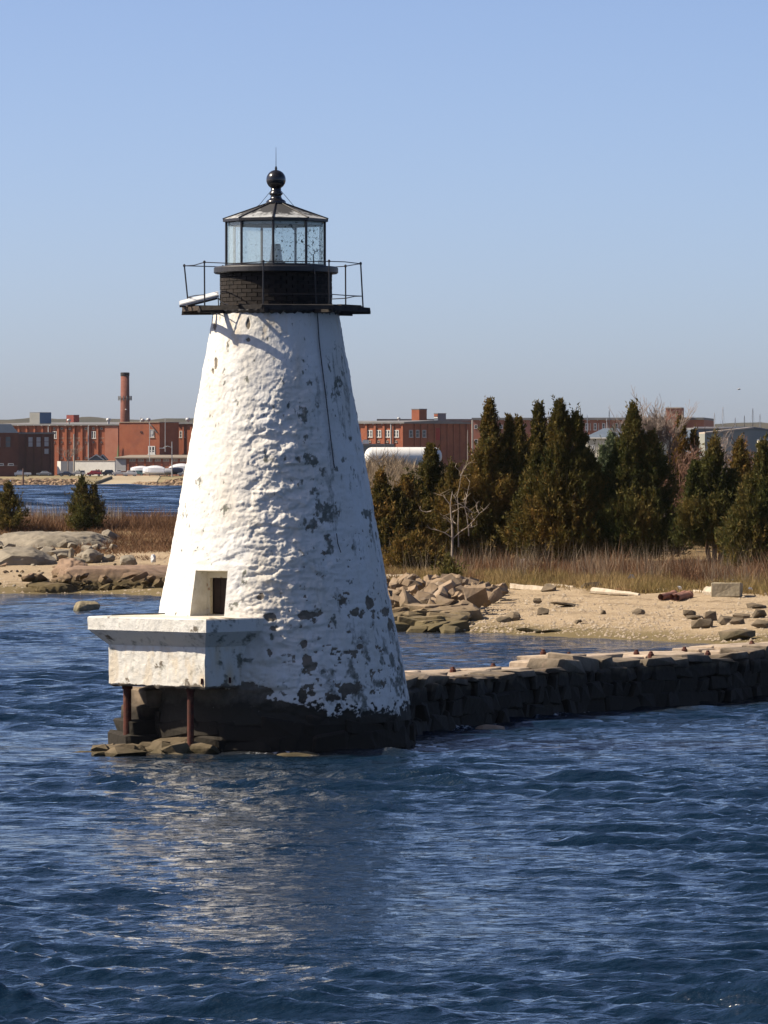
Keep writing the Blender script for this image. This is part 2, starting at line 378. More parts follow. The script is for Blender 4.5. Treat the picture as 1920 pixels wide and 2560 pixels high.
RAMP = (at(236, 1200, 1400).x, at(402, 1200, 1400).x)
def fground(X, Y):
    X = np.asarray(X, float); Y = np.asarray(Y, float)
    a = np.interp(Y, [1340, 1378, 1384, 1398, 1410, 1430, 9000], [-4, -1, .1, 2.0, 2.6, 3.0, 3.6])
    r = np.interp(Y, [1340, 1376, 1424, 1432, 9000], [-4, -.4, 2.8, 3.0, 3.6])
    k = sstep(RAMP[0] - 5, RAMP[0], X) * sstep(RAMP[1] + 4, RAMP[1], X)
    return a * (1 - k) + r * k
def build_far():
    xs = np.concatenate([-np.geomspace(6000, 125, 18), np.linspace(-122, 122, 140), np.geomspace(125, 6000, 18)])
    ys = np.concatenate([np.linspace(1340, 1440, 70), np.geomspace(1445, 9000, 30)])
    X, Y = np.meshgrid(xs, ys); X = X.ravel(); Y = Y.ravel(); P = np.stack([X, Y, X * 0], -1)
    Z = fground(X, Y) + .12 * fbm(P * .2, 3, 4) * (Y < 1440)
    k = sstep(RAMP[0] - 5, RAMP[0], X) * sstep(RAMP[1] + 4, RAMP[1], X)
    m = mat('far_bank_soil', (.20, .17, .085), (.30, .23, .12), .25, .95, c3=(.34, .30, .24), c3scale=.12)
    o = npmesh('far_shore', np.stack([X, Y, Z], -1), gridfaces(len(xs), len(ys)), m); tag(o, kind='structure')
    # concrete launching ramp, a sheet just over the bank
    mb = MB(); n = 14
    for i in range(n + 1):
        Yv = 1377 + (1431 - 1377) * i / n
        for x in (RAMP[0] + 1.2, RAMP[1] - 1.2): mb.v.append((x, Yv, float(fground(np.array([x]), np.array([Yv]))[0]) + .16))
    mb.f = [(2 * i, 2 * i + 1, 2 * i + 3, 2 * i + 2) for i in range(n)]
    tag(mb.build('boat_ramp', mat('ramp_concrete', (.36, .29, .19), (.46, .38, .26), .12, .9, stretch=(.3, 1, 1))), kind='structure')
    # hills
    xs = np.linspace(-1300, 1300, 420); ys = np.linspace(3300, 4300, 14)
    X, Y = np.meshgrid(xs, ys); X = X.ravel(); Y = Y.ravel()
    top = 39 + 3 * fbm(np.stack([X * .004, X * 0, X * 0], -1), 3, 2) - 4 * sstep(-100, 260, X) + 2.2 * fbm(np.stack([X * .05, Y * .05, X * 0], -1), 4, 7)
    Z = top * sstep(3290, 3750, Y) * sstep(4310, 3900, Y) + 1
    o = npmesh('hills', np.stack([X, Y, Z], -1), gridfaces(len(xs), len(ys)), mat('far_woods', (.045, .045, .03), (.085, .07, .045), .03, 1.0)); tag(o, kind='structure')
build_far()
# ------------------------------------------------------------------ the lighthouse
BLACK = mat('black_paint', (.012, .012, .014), (.03, .027, .026), 6, .45, bump=.004, bscale=30, spec=.5)
IRON = mat('black_iron', (.012, .013, .016), (.028, .022, .02), 9, .4, metal=.2, spec=.5)
RUST = mat('rusty_steel', (.11, .030, .018), (.055, .022, .016), 7, .85, bump=.006, bscale=40, c3=(.18, .085, .05), c3scale=5)
def masonry_nodes(name, white=(.66, .655, .635)):
    m, n, l, b = _new(name); b.inputs['Roughness'].default_value = .78; b.inputs['Specular IOR Level'].default_value = .25
    geo = n.new('ShaderNodeNewGeometry')
    def noise(s, d, lo, hi, st=(1, 1, 1)):
        mp = n.new('ShaderNodeMapping'); mp.inputs['Scale'].default_value = st; l.new(geo.outputs['Position'], mp.inputs[0])
        t = n.new('ShaderNodeTexNoise'); t.inputs['Scale'].default_value = s; t.inputs['Detail'].default_value = d; t.inputs['Roughness'].default_value = .68; l.new(mp.outputs[0], t.inputs['Vector'])
        mr = n.new('ShaderNodeMapRange'); mr.inputs[1].default_value = lo; mr.inputs[2].default_value = hi; l.new(t.outputs[0], mr.inputs[0]); return mr.outputs[0], t.outputs[0]
    def mix(f, a, c):
        q = n.new('ShaderNodeMix'); q.data_type = 'RGBA'
        if isinstance(f, float): q.inputs[0].default_value = f
        else: l.new(f, q.inputs[0])
        for i, v in ((6, a), (7, c)):
            if isinstance(v, tuple): q.inputs[i].default_value = (*v, 1)
            else: l.new(v, q.inputs[i])
        return q.outputs[2]
    def attr(a):
        q = n.new('ShaderNodeAttribute'); q.attribute_name = a; return q.outputs['Fac']
    f, _ = noise(1.1, 6, .35, .7, (1, 1, .35)); c = mix(f, white, (.57, .54, .475))
    f, _ = noise(13, 6, .58, .72, (1, 1, .6)); k = n.new('ShaderNodeMath'); k.operation = 'MULTIPLY'; k.inputs[1].default_value = .45; l.new(f, k.inputs[0]); c = mix(k.outputs[0], c, (.37, .345, .30))
    c = mix(attr('ochre'), c, (.52, .40, .24))
    f, _ = noise(3, 6, .3, .75); stone = mix(f, (.10, .088, .07), (.22, .18, .135))
    def grain(a, s, lo, hi, k):
        _, nn = noise(s, 7, 0, 1); q = n.new('ShaderNodeMath'); q.operation = 'MULTIPLY_ADD'; q.inputs[1].default_value = k; l.new(nn, q.inputs[0]); l.new(attr(a), q.inputs[2]); r = n.new('ShaderNodeMapRange'); r.inputs[1].default_value = lo + k * .5; r.inputs[2].default_value = hi + k * .5; l.new(q.outputs[0], r.inputs[0]); return r.outputs[0]
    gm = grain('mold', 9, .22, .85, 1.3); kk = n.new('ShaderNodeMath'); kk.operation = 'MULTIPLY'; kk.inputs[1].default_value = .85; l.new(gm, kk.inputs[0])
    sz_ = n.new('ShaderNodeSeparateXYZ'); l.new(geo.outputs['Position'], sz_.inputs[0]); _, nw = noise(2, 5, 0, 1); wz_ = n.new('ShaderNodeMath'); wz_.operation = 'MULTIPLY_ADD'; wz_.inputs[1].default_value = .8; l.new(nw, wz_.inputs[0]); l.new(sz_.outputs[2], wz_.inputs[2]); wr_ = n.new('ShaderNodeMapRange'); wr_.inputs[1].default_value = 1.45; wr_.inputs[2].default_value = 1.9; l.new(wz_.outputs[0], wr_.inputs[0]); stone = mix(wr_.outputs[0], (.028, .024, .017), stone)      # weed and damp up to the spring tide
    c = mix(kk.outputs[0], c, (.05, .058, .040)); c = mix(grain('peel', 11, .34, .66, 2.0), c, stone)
    l.new(c, b.inputs['Base Color'])
    _, h = noise(22, 8, 0, 1); bp = n.new('ShaderNodeBump'); bp.inputs['Distance'].default_value = .012; l.new(h, bp.inputs['Height']); l.new(bp.outputs[0], b.inputs['Normal'])
    return m
PAINT = masonry_nodes('whitewashed_masonry')
LIGHT = thing('lighthouse', (TX, TY, 0), 'old white stone lighthouse with black lantern room rising from the water', 'lighthouse')

DPH = math.radians(-35); DHA = math.radians(10.4); DZ0, DZ1 = 2.99, 4.02
def build_tower():
    # angular grid with lines on the door's sides, finer towards the camera
    segs = [(-math.pi, -1.75, 60), (-1.75, DPH - DHA, 110), (DPH - DHA, DPH + DHA, 40), (DPH + DHA, 1.75, 230), (1.75, math.pi, 60)]
    ph = np.concatenate([np.linspace(a, b, n, endpoint=False) for a, b, n in segs]); nu = len(ph)
    zs = np.concatenate([np.linspace(.62, DZ0, 88, endpoint=False), np.linspace(DZ0, DZ1, 44, endpoint=False), np.linspace(DZ1, 9.87, 238)]); nv = len(zs)
    PH, Z = np.meshgrid(ph, zs); PH = PH.ravel(); Z = Z.ravel()
    rb = tower_r(Z); px = rb * np.sin(PH); S = PH * 2.2
    P = np.stack([S, Z, S * 0], -1); PC = np.stack([rb * np.sin(PH), -rb * np.cos(PH), Z], -1)
    # rubble stones under the whitewash
    wxx = S * 1.9 + .35 * fbm(P * 1.7, 3, 3); wzz = Z * 3.6 + .35 * fbm(P * 1.7 + 7, 3, 4)
    f1, f2, cid, ox, oy = voronoi2(wxx, wzz, 2)
    stone = sstep(0, .28, f2 - f1) * .030 + (cid - .5) * .045 + oy * (cid - .45) * .05 + ox * (_hash((cid * 9999).astype(np.int64), (cid * 0).astype(np.int64), (cid * 0).astype(np.int64), 3) - .5) * .05
    rough = np.clip(.30 + 1.0 * np.exp(-((PH - .10) / .42) ** 2) * sstep(8.6, 7.2, Z) + .25 * fbm(P * .7, 3, 8), .15, 1.15)
    rough *= 1 - .55 * sstep(8.0, 9.3, Z)
    ridged = (1 - np.abs(fbm(np.stack([S * 2.6, Z * 4.6, S * 0], -1), 4, 31))) ** 3
    q0 = fbm(np.stack([S * 2.1 + .3 * fbm(P * 3, 2, 61), Z * 5.2, S * 0 + 5], -1), 5, 33, .6); ter = q0 * 5; ter = (np.floor(ter) + sstep(.25, .95, ter - np.floor(ter))) / 5
    disp = stone * rough * .5 + .045 * fbm(PC * .8, 3, 11) + .060 * rough * ter + .030 * rough * fbm(PC * 5.2, 4, 13, .6) + .028 * rough * ridged + .010 * fbm(PC * 13, 3, 15)
    disp -= .0 * Z
    calm = np.exp(-(np.clip(np.abs(PH - DPH) - DHA, 0, 9) / .07) ** 2) * ((Z > DZ0 - .15) & (Z < DZ1 + .15))
    disp *= 1 - .75 * calm
    # wear: mould on the sunless side, paint lost near the water
    spots = [(770, 960, 34, 14, 1), (827, 996, 20, 22, .9), (786, 869, 9, 14, .8), (850, 870, 10, 18, .5), (773, 1135, 26, 22, .8), (795, 1205, 34, 26, 1.1), (815, 1170, 42, 14, .9), (823, 1282, 46, 20, 1.0),
             (915, 1280, 24, 12, 1.0), (800, 1310, 40, 18, .8), (905, 1345, 16, 30, .9), (930, 1330, 10, 34, .7), (820, 1375, 16, 30, .8), (870, 1390, 12, 36, .8), (860, 1365, 10, 14, .6), (832, 1500, 16, 14, .8),
             (880, 1500, 22, 16, .7), (760, 905, 12, 10, .5), (746, 830, 5, 10, .9), (845, 945, 16, 40, .5), (770, 1030, 30, 22, .5), (875, 1100, 6, 10, 1), (700, 1015, 40, 12, .35), (560, 975, 22, 8, .3), (740, 1060, 40, 20, .4)]
    qx = 690 + px * 110; qy = HY - (Z - H) * 110; front = (np.abs(PH) < 1.57)
    wsp = np.zeros(len(Z))
    for a, c, sa, sc_, k in spots: wsp += k * np.exp(-((qx - a) / sa) ** 2 - ((qy - c) / sc_) ** 2) * front
    nz1 = fbm(np.stack([S * 5, Z * 4, S * 0 + 3], -1), 5, 41, .62); nz2 = fbm(np.stack([S * 3.2, Z * 2.2, S * 0 + 8], -1), 5, 43, .6)
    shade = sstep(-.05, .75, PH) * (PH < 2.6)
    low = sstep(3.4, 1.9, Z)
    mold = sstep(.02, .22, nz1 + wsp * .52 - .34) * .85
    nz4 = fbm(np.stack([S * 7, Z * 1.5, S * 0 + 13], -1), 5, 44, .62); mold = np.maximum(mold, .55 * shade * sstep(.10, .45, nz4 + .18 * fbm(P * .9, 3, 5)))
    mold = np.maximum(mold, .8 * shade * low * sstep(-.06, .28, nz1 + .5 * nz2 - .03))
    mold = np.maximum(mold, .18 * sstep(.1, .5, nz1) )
    nz3 = fbm(np.stack([S * 6.5, Z * 6.8, S * 0 + 21], -1), 5, 47, .62)
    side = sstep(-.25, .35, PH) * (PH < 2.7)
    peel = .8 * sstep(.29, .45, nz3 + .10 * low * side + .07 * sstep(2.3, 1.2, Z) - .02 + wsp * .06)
    peel = np.maximum(peel, sstep(.95, .74, Z + .30 * nz2 + .30 * nz3))
    peel *= np.maximum(sstep(6.5, 2.4, Z) * np.maximum(side, .25), sstep(1.5, 1.2, Z)) + .5 * (wsp > .25)
    holes = [(538, 818, 5, 9), (625, 815, 5, 12), (623, 853, 7, 7), (661, 1484, 10, 9), (680, 1535, 14, 10), (690, 1562, 12, 9), (772, 1530, 22, 12), (800, 1525, 20, 10), (770, 1640, 12, 18), (785, 1655, 16, 10), (680, 1620, 8, 12), (765, 1605, 10, 14), (900, 1610, 8, 7), (903, 1530, 8, 12), (965, 1525, 12, 12), (975, 1560, 7, 20), (925, 1500, 9, 18), (890, 1525, 12, 10), (880, 1712, 30, 14), (830, 1730, 20, 12), (640, 1715, 50, 22), (760, 1725, 12, 18), (545, 912, 5, 14), (538, 930, 4, 8)]
    for a, c, sa, sc_ in holes:
        q = ((qx - a) / sa) ** 2 + ((qy - c) / sc_) ** 2
        h = sstep(1.3, .6, q + 1.6 * nz1 + .8 * nz3) * front; peel = np.maximum(peel, h * .95)
    peel = np.maximum(peel, sstep(1.55, 1.35, Z + .25 * nz2 + .15 * nz3 + .45 * sstep(-.25, .25, PH)) * (PH < .4))  # darkens the wall below the landing's underside through the same mask
    peel = np.clip(peel, 0, 1); disp -= .022 * peel
    ochre = .5 * sstep(.2, .55, nz2) * sstep(8.4, 9.6, Z) + .55 * np.exp(-((qx - 660) / 60) ** 2 - ((qy - 830) / 45) ** 2) * front * sstep(-.1, .35, nz2) + .35 * np.exp(-((qx - 748) / 8) ** 2 - ((qy - 925) / 45) ** 2) * front
    ochre += .16 * sstep(-.1, .4, fbm(P * np.array([1.2, .5, 1]), 4, 51)) * sstep(2, 0, np.abs(PH + .6))
    r = rb + disp
    V = np.stack([TX + r * np.sin(PH), TY - r * np.cos(PH), Z], -1)
    Fc = gridfaces(nu, nv, True)
    fi = Fc[:, 0]; pi = fi % nu; pj = fi // nu
    i0 = segs[0][2] + segs[1][2]; i1 = i0 + 40; j0 = 88; j1 = 88 + 44
    keep = ~((pi >= i0) & (pi < i1) & (pj >= j0) & (pj < j1))
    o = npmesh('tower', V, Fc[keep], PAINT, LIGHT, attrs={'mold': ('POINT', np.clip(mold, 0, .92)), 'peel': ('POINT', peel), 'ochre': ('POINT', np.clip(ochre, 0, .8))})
    tag(o, 'whitewashed rubble stone tower, mouldy on its shaded side')
    # doorway: jambs, head and sill bridge the hole to a frame set back in the wall
    dd = Vector((math.sin(DPH), -math.cos(DPH), 0)); tt = Vector((math.cos(DPH), math.sin(DPH), 0)); ax = Vector((TX, TY, 0))
    DIN, HW, ZT = 2.06, .40, 3.97
    G = V.reshape(nv, nu, 3); mb = MB()
    for side_, i in ((-1, i0), (1, i1)):
        n = j1 - j0 + 1; k = len(mb.v)
        for j in range(j0, j1 + 1):
            z = float(zs[j]); f = (z - DZ0) / (DZ1 - DZ0); zi = DZ0 + f * (ZT - DZ0)
            mb.v.append(tuple(G[j, i])); q = ax + dd * DIN + tt * (side_ * HW); mb.v.append((q.x, q.y, zi))
        for a in range(n - 1): mb.f.append((k + 2 * a, k + 2 * a + 1, k + 2 * a + 3, k + 2 * a + 2))
    for j, zi in ((j0, DZ0), (j1, ZT)):
        k = len(mb.v); n = i1 - i0 + 1
        for i in range(i0, i1 + 1):
            f = (i - i0) / (i1 - i0) * 2 - 1
            mb.v.append(tuple(G[j, i])); q = ax + dd * DIN + tt * (f * HW); mb.v.append((q.x, q.y, zi))
        for a in range(n - 1): mb.f.append((k + 2 * a, k + 2 * a + 1, k + 2 * a + 3, k + 2 * a + 2))
    CREAM = mat('cream_plaster', (.72, .69, .60), (.58, .54, .44), 4, .8, bump=.006, bscale=30, c3=(.36, .31, .2), c3scale=9, c3lo=.6, c3hi=.75)
    mb.build('door_reveal', CREAM, LIGHT)
    fr = MB(); A = (tt, dd, Vector((0, 0, 1)))
    zc = (DZ0 + ZT) / 2
    for s_ in (-1, 1): fr.box(ax + dd * (DIN - .03) + tt * (s_ * (HW - .045)) + Vector((0, 0, zc)), (.09, .10, ZT - DZ0), A)
    fr.box(ax + dd * (DIN - .03) + Vector((0, 0, ZT - .06)), (2 * HW - .18, .10, .12), A)
    fr.box(ax + dd * (DIN - .03) + Vector((0, 0, DZ0 + .02)), (2 * HW - .18, .10, .04), A)
    FR = mat('worn_frame_paint', (.62, .56, .42), (.30, .16, .08), 8, .8, lo=.55, hi=.7)
    fro = fr.build('door_frame', FR, LIGHT)
    dr = MB(); dr.box(ax + dd * (DIN - .13) + Vector((0, 0, zc)), (2 * HW - .16, .04, ZT - DZ0 - .1), A)
    for k in range(3): dr.box(ax + dd * (DIN - .105) + tt * ((k - 1) * .2) + Vector((0, 0, zc)), (.18, .012, ZT - DZ0 - .2), A)
    dro = dr.build('door', mat('dark_door', (.020, .012, .009), (.035, .02, .014), 6, .7), LIGHT)
    kn = MB(); kn.tube([ax + dd * (DIN - .10) + tt * .22 + Vector((0, 0, zc)), ax + dd * (DIN - .05) + tt * .22 + Vector((0, 0, zc))], .02, 8); kn.build('handle', RUST, dro)
build_tower()
AX = Vector((TX, TY, 0))
def pol(r, ph, z): return Vector((TX + r * math.sin(ph), TY - r * math.cos(ph), z))
rad = math.radians
def ring(mb, n, r0, r1, z0, z1, a0=0.0):
    """a flat ring with n sides"""
    k = len(mb.v)
    for r, z in ((r0, z0), (r1, z0), (r1, z1), (r0, z1)):
        for q in range(n): mb.v.append(tuple(pol(r, a0 + 2 * math.pi * q / n, z)))
    for c in range(4):
        for q in range(n):
            a = k + c * n + q; b_ = k + c * n + (q + 1) % n; d = k + ((c + 1) % 4) * n
            mb.f.append((a, b_, d + (q + 1) % n, d + q))
def lantern():
    # black corbel at the top of the tower, dripping paint
    n = 140; mb = MB(); rr = random.Random(3)
    k = 0
    for z, r in ((9.80, 1.435), (9.855, 1.50), (9.97, 1.50), (9.985, 1.2)):
        for q in range(n):
            t = 2 * math.pi * q / n
            mb.v.append(tuple(pol(r + rr.uniform(-.012, .012), t, z + (rr.uniform(-.05, .03) if z < 9.83 else 0))))
    for i in range(3):
        for q in range(n): mb.f.append((i * n + q, i * n + (q + 1) % n, (i + 1) * n + (q + 1) % n, (i + 1) * n + q))
    mb.build('corbel', BLACK, LIGHT)
    # brick drum: core plus laid bricks
    core = MB(); core.lathe(AX, [(1.215, 9.975), (1.215, 10.72)], 72); cr = core.build('lantern_drum', mat('dark_mortar', (.022, .018, .016), (.04, .032, .027), 8, .9), LIGHT)
    BR = mat('blackened_brick', (.010, .008, .007), (.030, .022, .017), 7, .85, bump=.004, bscale=40, c3=(.02, .018, .017), c3scale=3)
    bk = MB(); nc, nb = 8, 30
    hgt = (10.72 - 9.98) / nc
    for c in range(nc):
        for q in range(nb):
            t = 2 * math.pi * (q + .5 * (c % 2)) / nb; d = pol(1, t, 0) - AX; tg = Vector((math.cos(t), math.sin(t), 0))
            bk.box(AX + d * (1.235 + rr.uniform(-.004, .006)) + Vector((0, 0, 9.98 + hgt * (c + .5))), (2 * math.pi * 1.24 / nb - .012, .07, hgt - .012), (tg, d, Vector((0, 0, 1))))
    o = bk.build('brickwork', BR, LIGHT); o['kind'] = 'stuff'
    cap = MB(); cap.lathe(AX, [(1.2, 10.722), (1.385, 10.722), (1.415, 10.745), (1.415, 10.845), (1.39, 10.875), (1.0, 10.885)], 72); cap.build('drum_cap', BLACK, LIGHT, smooth=False)
    fl = MB(); fl.lathe(AX, [(.99, 10.86), (.99, 10.90)], 40); fl.build('lantern_floor', mat('lantern_floor', (.25, .24, .22)), LIGHT)
    # nine-sided lantern
    N = 9; A0 = rad(-2); RL = 1.135; z0, z1 = 10.90, 11.90
    glass = bpy.data.materials.new('lantern_glass'); glass.use_nodes = True; n = glass.node_tree.nodes; l = glass.node_tree.links
    n.remove(n['Principled BSDF']); out = n['Material Output']
    tr = n.new('ShaderNodeBsdfTransparent'); tr.inputs[0].default_value = (.955, .985, .98, 1); gl = n.new('ShaderNodeBsdfGlossy'); gl.inputs['Roughness'].default_value = .03
    lw = n.new('ShaderNodeLayerWeight'); pw = n.new('ShaderNodeMath'); pw.operation = 'POWER'; pw.inputs[1].default_value = 5; l.new(lw.outputs['Facing'], pw.inputs[0]); fr = n.new('ShaderNodeMapRange'); fr.inputs[3].default_value = .04; fr.inputs[4].default_value = .8; l.new(pw.outputs[0], fr.inputs[0]); m1 = n.new('ShaderNodeMixShader'); l.new(fr.outputs[0], m1.inputs[0]); l.new(tr.outputs[0], m1.inputs[1]); l.new(gl.outputs[0], m1.inputs[2])
    df = n.new('ShaderNodeBsdfTranslucent'); df.inputs[0].default_value = (.85, .92, .88, 1); dd = n.new('ShaderNodeBsdfDiffuse'); dd.inputs[0].default_value = (.80, .85, .84, 1); ad = n.new('ShaderNodeMixShader'); l.new(df.outputs[0], ad.inputs[1]); l.new(dd.outputs[0], ad.inputs[2])
    m2 = n.new('ShaderNodeMixShader'); m2.inputs[0].default_value = .10; l.new(m1.outputs[0], m2.inputs[1]); l.new(ad.outputs[0], m2.inputs[2])
    # specks of lichen on the panes
    at_ = n.new('ShaderNodeAttribute'); at_.attribute_name = 'speck'; geo = n.new('ShaderNodeNewGeometry'); t = n.new('ShaderNodeTexNoise'); t.inputs['Scale'].default_value = 16; t.inputs['Detail'].default_value = 6; l.new(geo.outputs['Position'], t.inputs['Vector'])
    mr = n.new('ShaderNodeMapRange'); mr.inputs[1].default_value = .60; mr.inputs[2].default_value = .66; l.new(t.outputs[0], mr.inputs[0]); mu = n.new('ShaderNodeMath'); mu.operation = 'MULTIPLY'; l.new(mr.outputs[0], mu.inputs[0]); l.new(at_.outputs['Fac'], mu.inputs[1])
    dk = n.new('ShaderNodeBsdfDiffuse'); dk.inputs[0].default_value = (.05, .06, .05, 1); m3 = n.new('ShaderNodeMixShader'); l.new(mu.outputs[0], m3.inputs[0]); l.new(m2.outputs[0], m3.inputs[1]); l.new(dk.outputs[0], m3.inputs[2]); l.new(m3.outputs[0], out.inputs[0])
    for q in range(N):
        t = A0 + 2 * math.pi * q / N; t2 = A0 + 2 * math.pi * (q + 1) / N
        mb = MB(); mb.tube([pol(RL, t, z0 - .02), pol(RL, t, z1 + .02)], .030, 8); mb.build('mullion', IRON, LIGHT)
        a, b_ = pol(RL - .03, t, 0), pol(RL - .03, t2, 0); inn = (AX - (a + b_) / 2); inn.z = 0; inn.normalize(); e = (b_ - a).normalized()
        pn = MB(); mid = (a + b_) / 2; pn.box(Vector((mid.x, mid.y, (z0 + z1) / 2)), ((b_ - a).length - .05, .008, z1 - z0 - .06), (e, inn, Vector((0, 0, 1))))
        o = pn.build('pane', glass, LIGHT); sp = 1.0 if q in (0, 1, 2, 3) else .12
        aa = o.data.attributes.new('speck', 'FLOAT', 'POINT'); aa.data.foreach_set('value', [sp] * 8)
        # pale inner lining at head and sill
        ln = MB(); ln.box(Vector((mid.x, mid.y, z1 - .035)) + inn * .03, ((b_ - a).length - .02, .03, .10), (e, inn, Vector((0, 0, 1)))); ln.build('head_lining', mat('pale_lining', (.52, .54, .50), (.42, .44, .40), 5) if q == 0 else bpy.data.materials['pale_lining'], LIGHT)
    sill = MB(); ring(sill, N, 1.02, 1.17, 10.888, 10.925, A0); sill.build('lantern_sill', IRON, LIGHT)
    eave = MB(); ring(eave, N, 1.05, 1.215, 11.895, 11.955, A0); eave.build('eave', IRON, LIGHT)
    # roof panels with flaking paint, ribs between
    RF = mat('flaking_roof', (.42, .43, .43), (.045, .045, .047), 4.5, .8, lo=.40, hi=.56, detail=9)
    nn = RF.node_tree.nodes; ll = RF.node_tree.links          # bare metal towards the top
    geo = nn.new('ShaderNodeNewGeometry'); sx = nn.new('ShaderNodeSeparateXYZ'); ll.new(geo.outputs['Position'], sx.inputs[0]); mr = nn.new('ShaderNodeMapRange'); mr.inputs[1].default_value = 11.98; mr.inputs[2].default_value = 12.22; mr.inputs[3].default_value = -.10; mr.inputs[4].default_value = .22; ll.new(sx.outputs[2], mr.inputs[0])
    tn = [q for q in nn if q.bl_idname == 'ShaderNodeTexNoise'][0]; rm = tn.outputs[0].links[0].to_node; ad_ = nn.new('ShaderNodeMath'); ll.new(tn.outputs[0], ad_.inputs[0]); ll.new(mr.outputs[0], ad_.inputs[1]); ll.new(ad_.outputs[0], rm.inputs[0])
    for q in range(N):
        t = A0 + 2 * math.pi * q / N; t2 = A0 + 2 * math.pi * (q + 1) / N
        a, b_, c, d = pol(1.20, t, 11.957), pol(1.20, t2, 11.957), pol(.2, t2, 12.315), pol(.2, t, 12.315); nrm = (b_ - a).cross(d - a).normalized() * -.02
        if nrm.z > 0: nrm = -nrm
        mb = MB(); mb.add([a, b_, c, d, a + nrm, b_ + nrm, c + nrm, d + nrm], [(0, 1, 2, 3), (7, 6, 5, 4), (0, 4, 5, 1), (1, 5, 6, 2), (2, 6, 7, 3), (3, 7, 4, 0)]); mb.build('roof_panel', RF, LIGHT)
        rb = MB(); rb.tube([pol(1.215, t, 11.955), pol(.18, t, 12.33)], [.024, .018], 6); rb.build('roof_rib', IRON, LIGHT)
    BALL = mat('black_enamel', (.008, .009, .012), (.016, .014, .014), 8, .22, spec=.6)
    fin = MB(); fin.lathe(AX, [(.20, 12.29), (.225, 12.31), (.228, 12.36), (.20, 12.395), (.15, 12.42), (.125, 12.46), (.12, 12.50), (.15, 12.525), (.155, 12.55), (.13, 12.575), (.118, 12.61), (.115, 12.68)], 28); fo = fin.build('ventilator_neck', BALL, LIGHT, smooth=True)
    bl = MB(); c = 12.862; rbl = .222
    bl.lathe(AX, [(max(.004, rbl * math.cos(q)), c + rbl * math.sin(q)) for q in np.linspace(-math.pi / 2 + .02, math.pi / 2 - .02, 20)], 32); bl.build('ventilator_ball', BALL, LIGHT, smooth=True)
    nb = MB(); nb.lathe(AX, [(.03, 13.07), (.03, 13.13), (.012, 13.17)], 10); nb.build('ball_nipple', BALL, LIGHT)
    rod = MB(); rod.tube([AX + Vector((0, 0, 13.15)), AX + Vector((0, 0, 13.6))], [.008, .004], 6); rod.build('lightning_rod', IRON, LIGHT)
    for s_, e in ((-1, (-.60, 12.13)), (1, (.66, 12.08))):
        mb = MB(); mb.tube([AX + Vector((s_ * .12, -.05, 12.60)), AX + Vector((e[0] * .62, -.08, 12.60 + (e[1] - 12.60) * .66)), AX + Vector((e[0], -.12, e[1]))], .006, 5); mb.build('guy_wire', IRON, LIGHT)
    # optic
    LENS = mat('acrylic_lens', (.62, .66, .68), (.45, .5, .54), 12, .25, spec=.6)
    ln = MB(); ln.lathe(AX, [(.150, 11.02), (.147, 11.03), (.128, 11.2), (.105, 11.385), (.09, 11.40)], 24); lo = ln.build('beacon_lens', LENS, LIGHT, smooth=True)
    bs = MB(); bs.lathe(AX, [(.16, 10.89), (.16, 10.96), (.215, 10.965), (.215, 11.0), (.16, 11.01), (.16, 11.03)], 24); bs.build('lens_base', mat('grey_cast_base', (.16, .17, .18)), lo)
    # lightning conductor running down from the eave over the tower's flank
    mb = MB(); pts = []
    for px_, py_ in ((784, 640), (789, 690), (793, 775), (796, 800), (800, 860), (806, 910), (815, 980), (822, 1040), (829, 1100), (835, 1150), (838, 1170)):
        z = H - (py_ - HY) / 110; r_ = (1.16 if py_ < 665 else 1.43 if py_ < 690 else 1.52 if py_ < 800 else tower_r(z) + .06); ph_ = math.asin(min(.98, (px_ - 690) / 110 / r_)); pts.append(pol(r_, ph_, z))
    mb.tube(pts, .013, 6); mb.build('conductor_cable', IRON, LIGHT)
    mb = MB(); mb.tube([pol(tower_r(4.7) + .05, .62, 4.85), pol(tower_r(4.6) + .05, .63, 4.62), pol(tower_r(4.4) + .05, .655, 4.42)], .011, 6); mb.build('conductor_cable', IRON, LIGHT)
lantern()

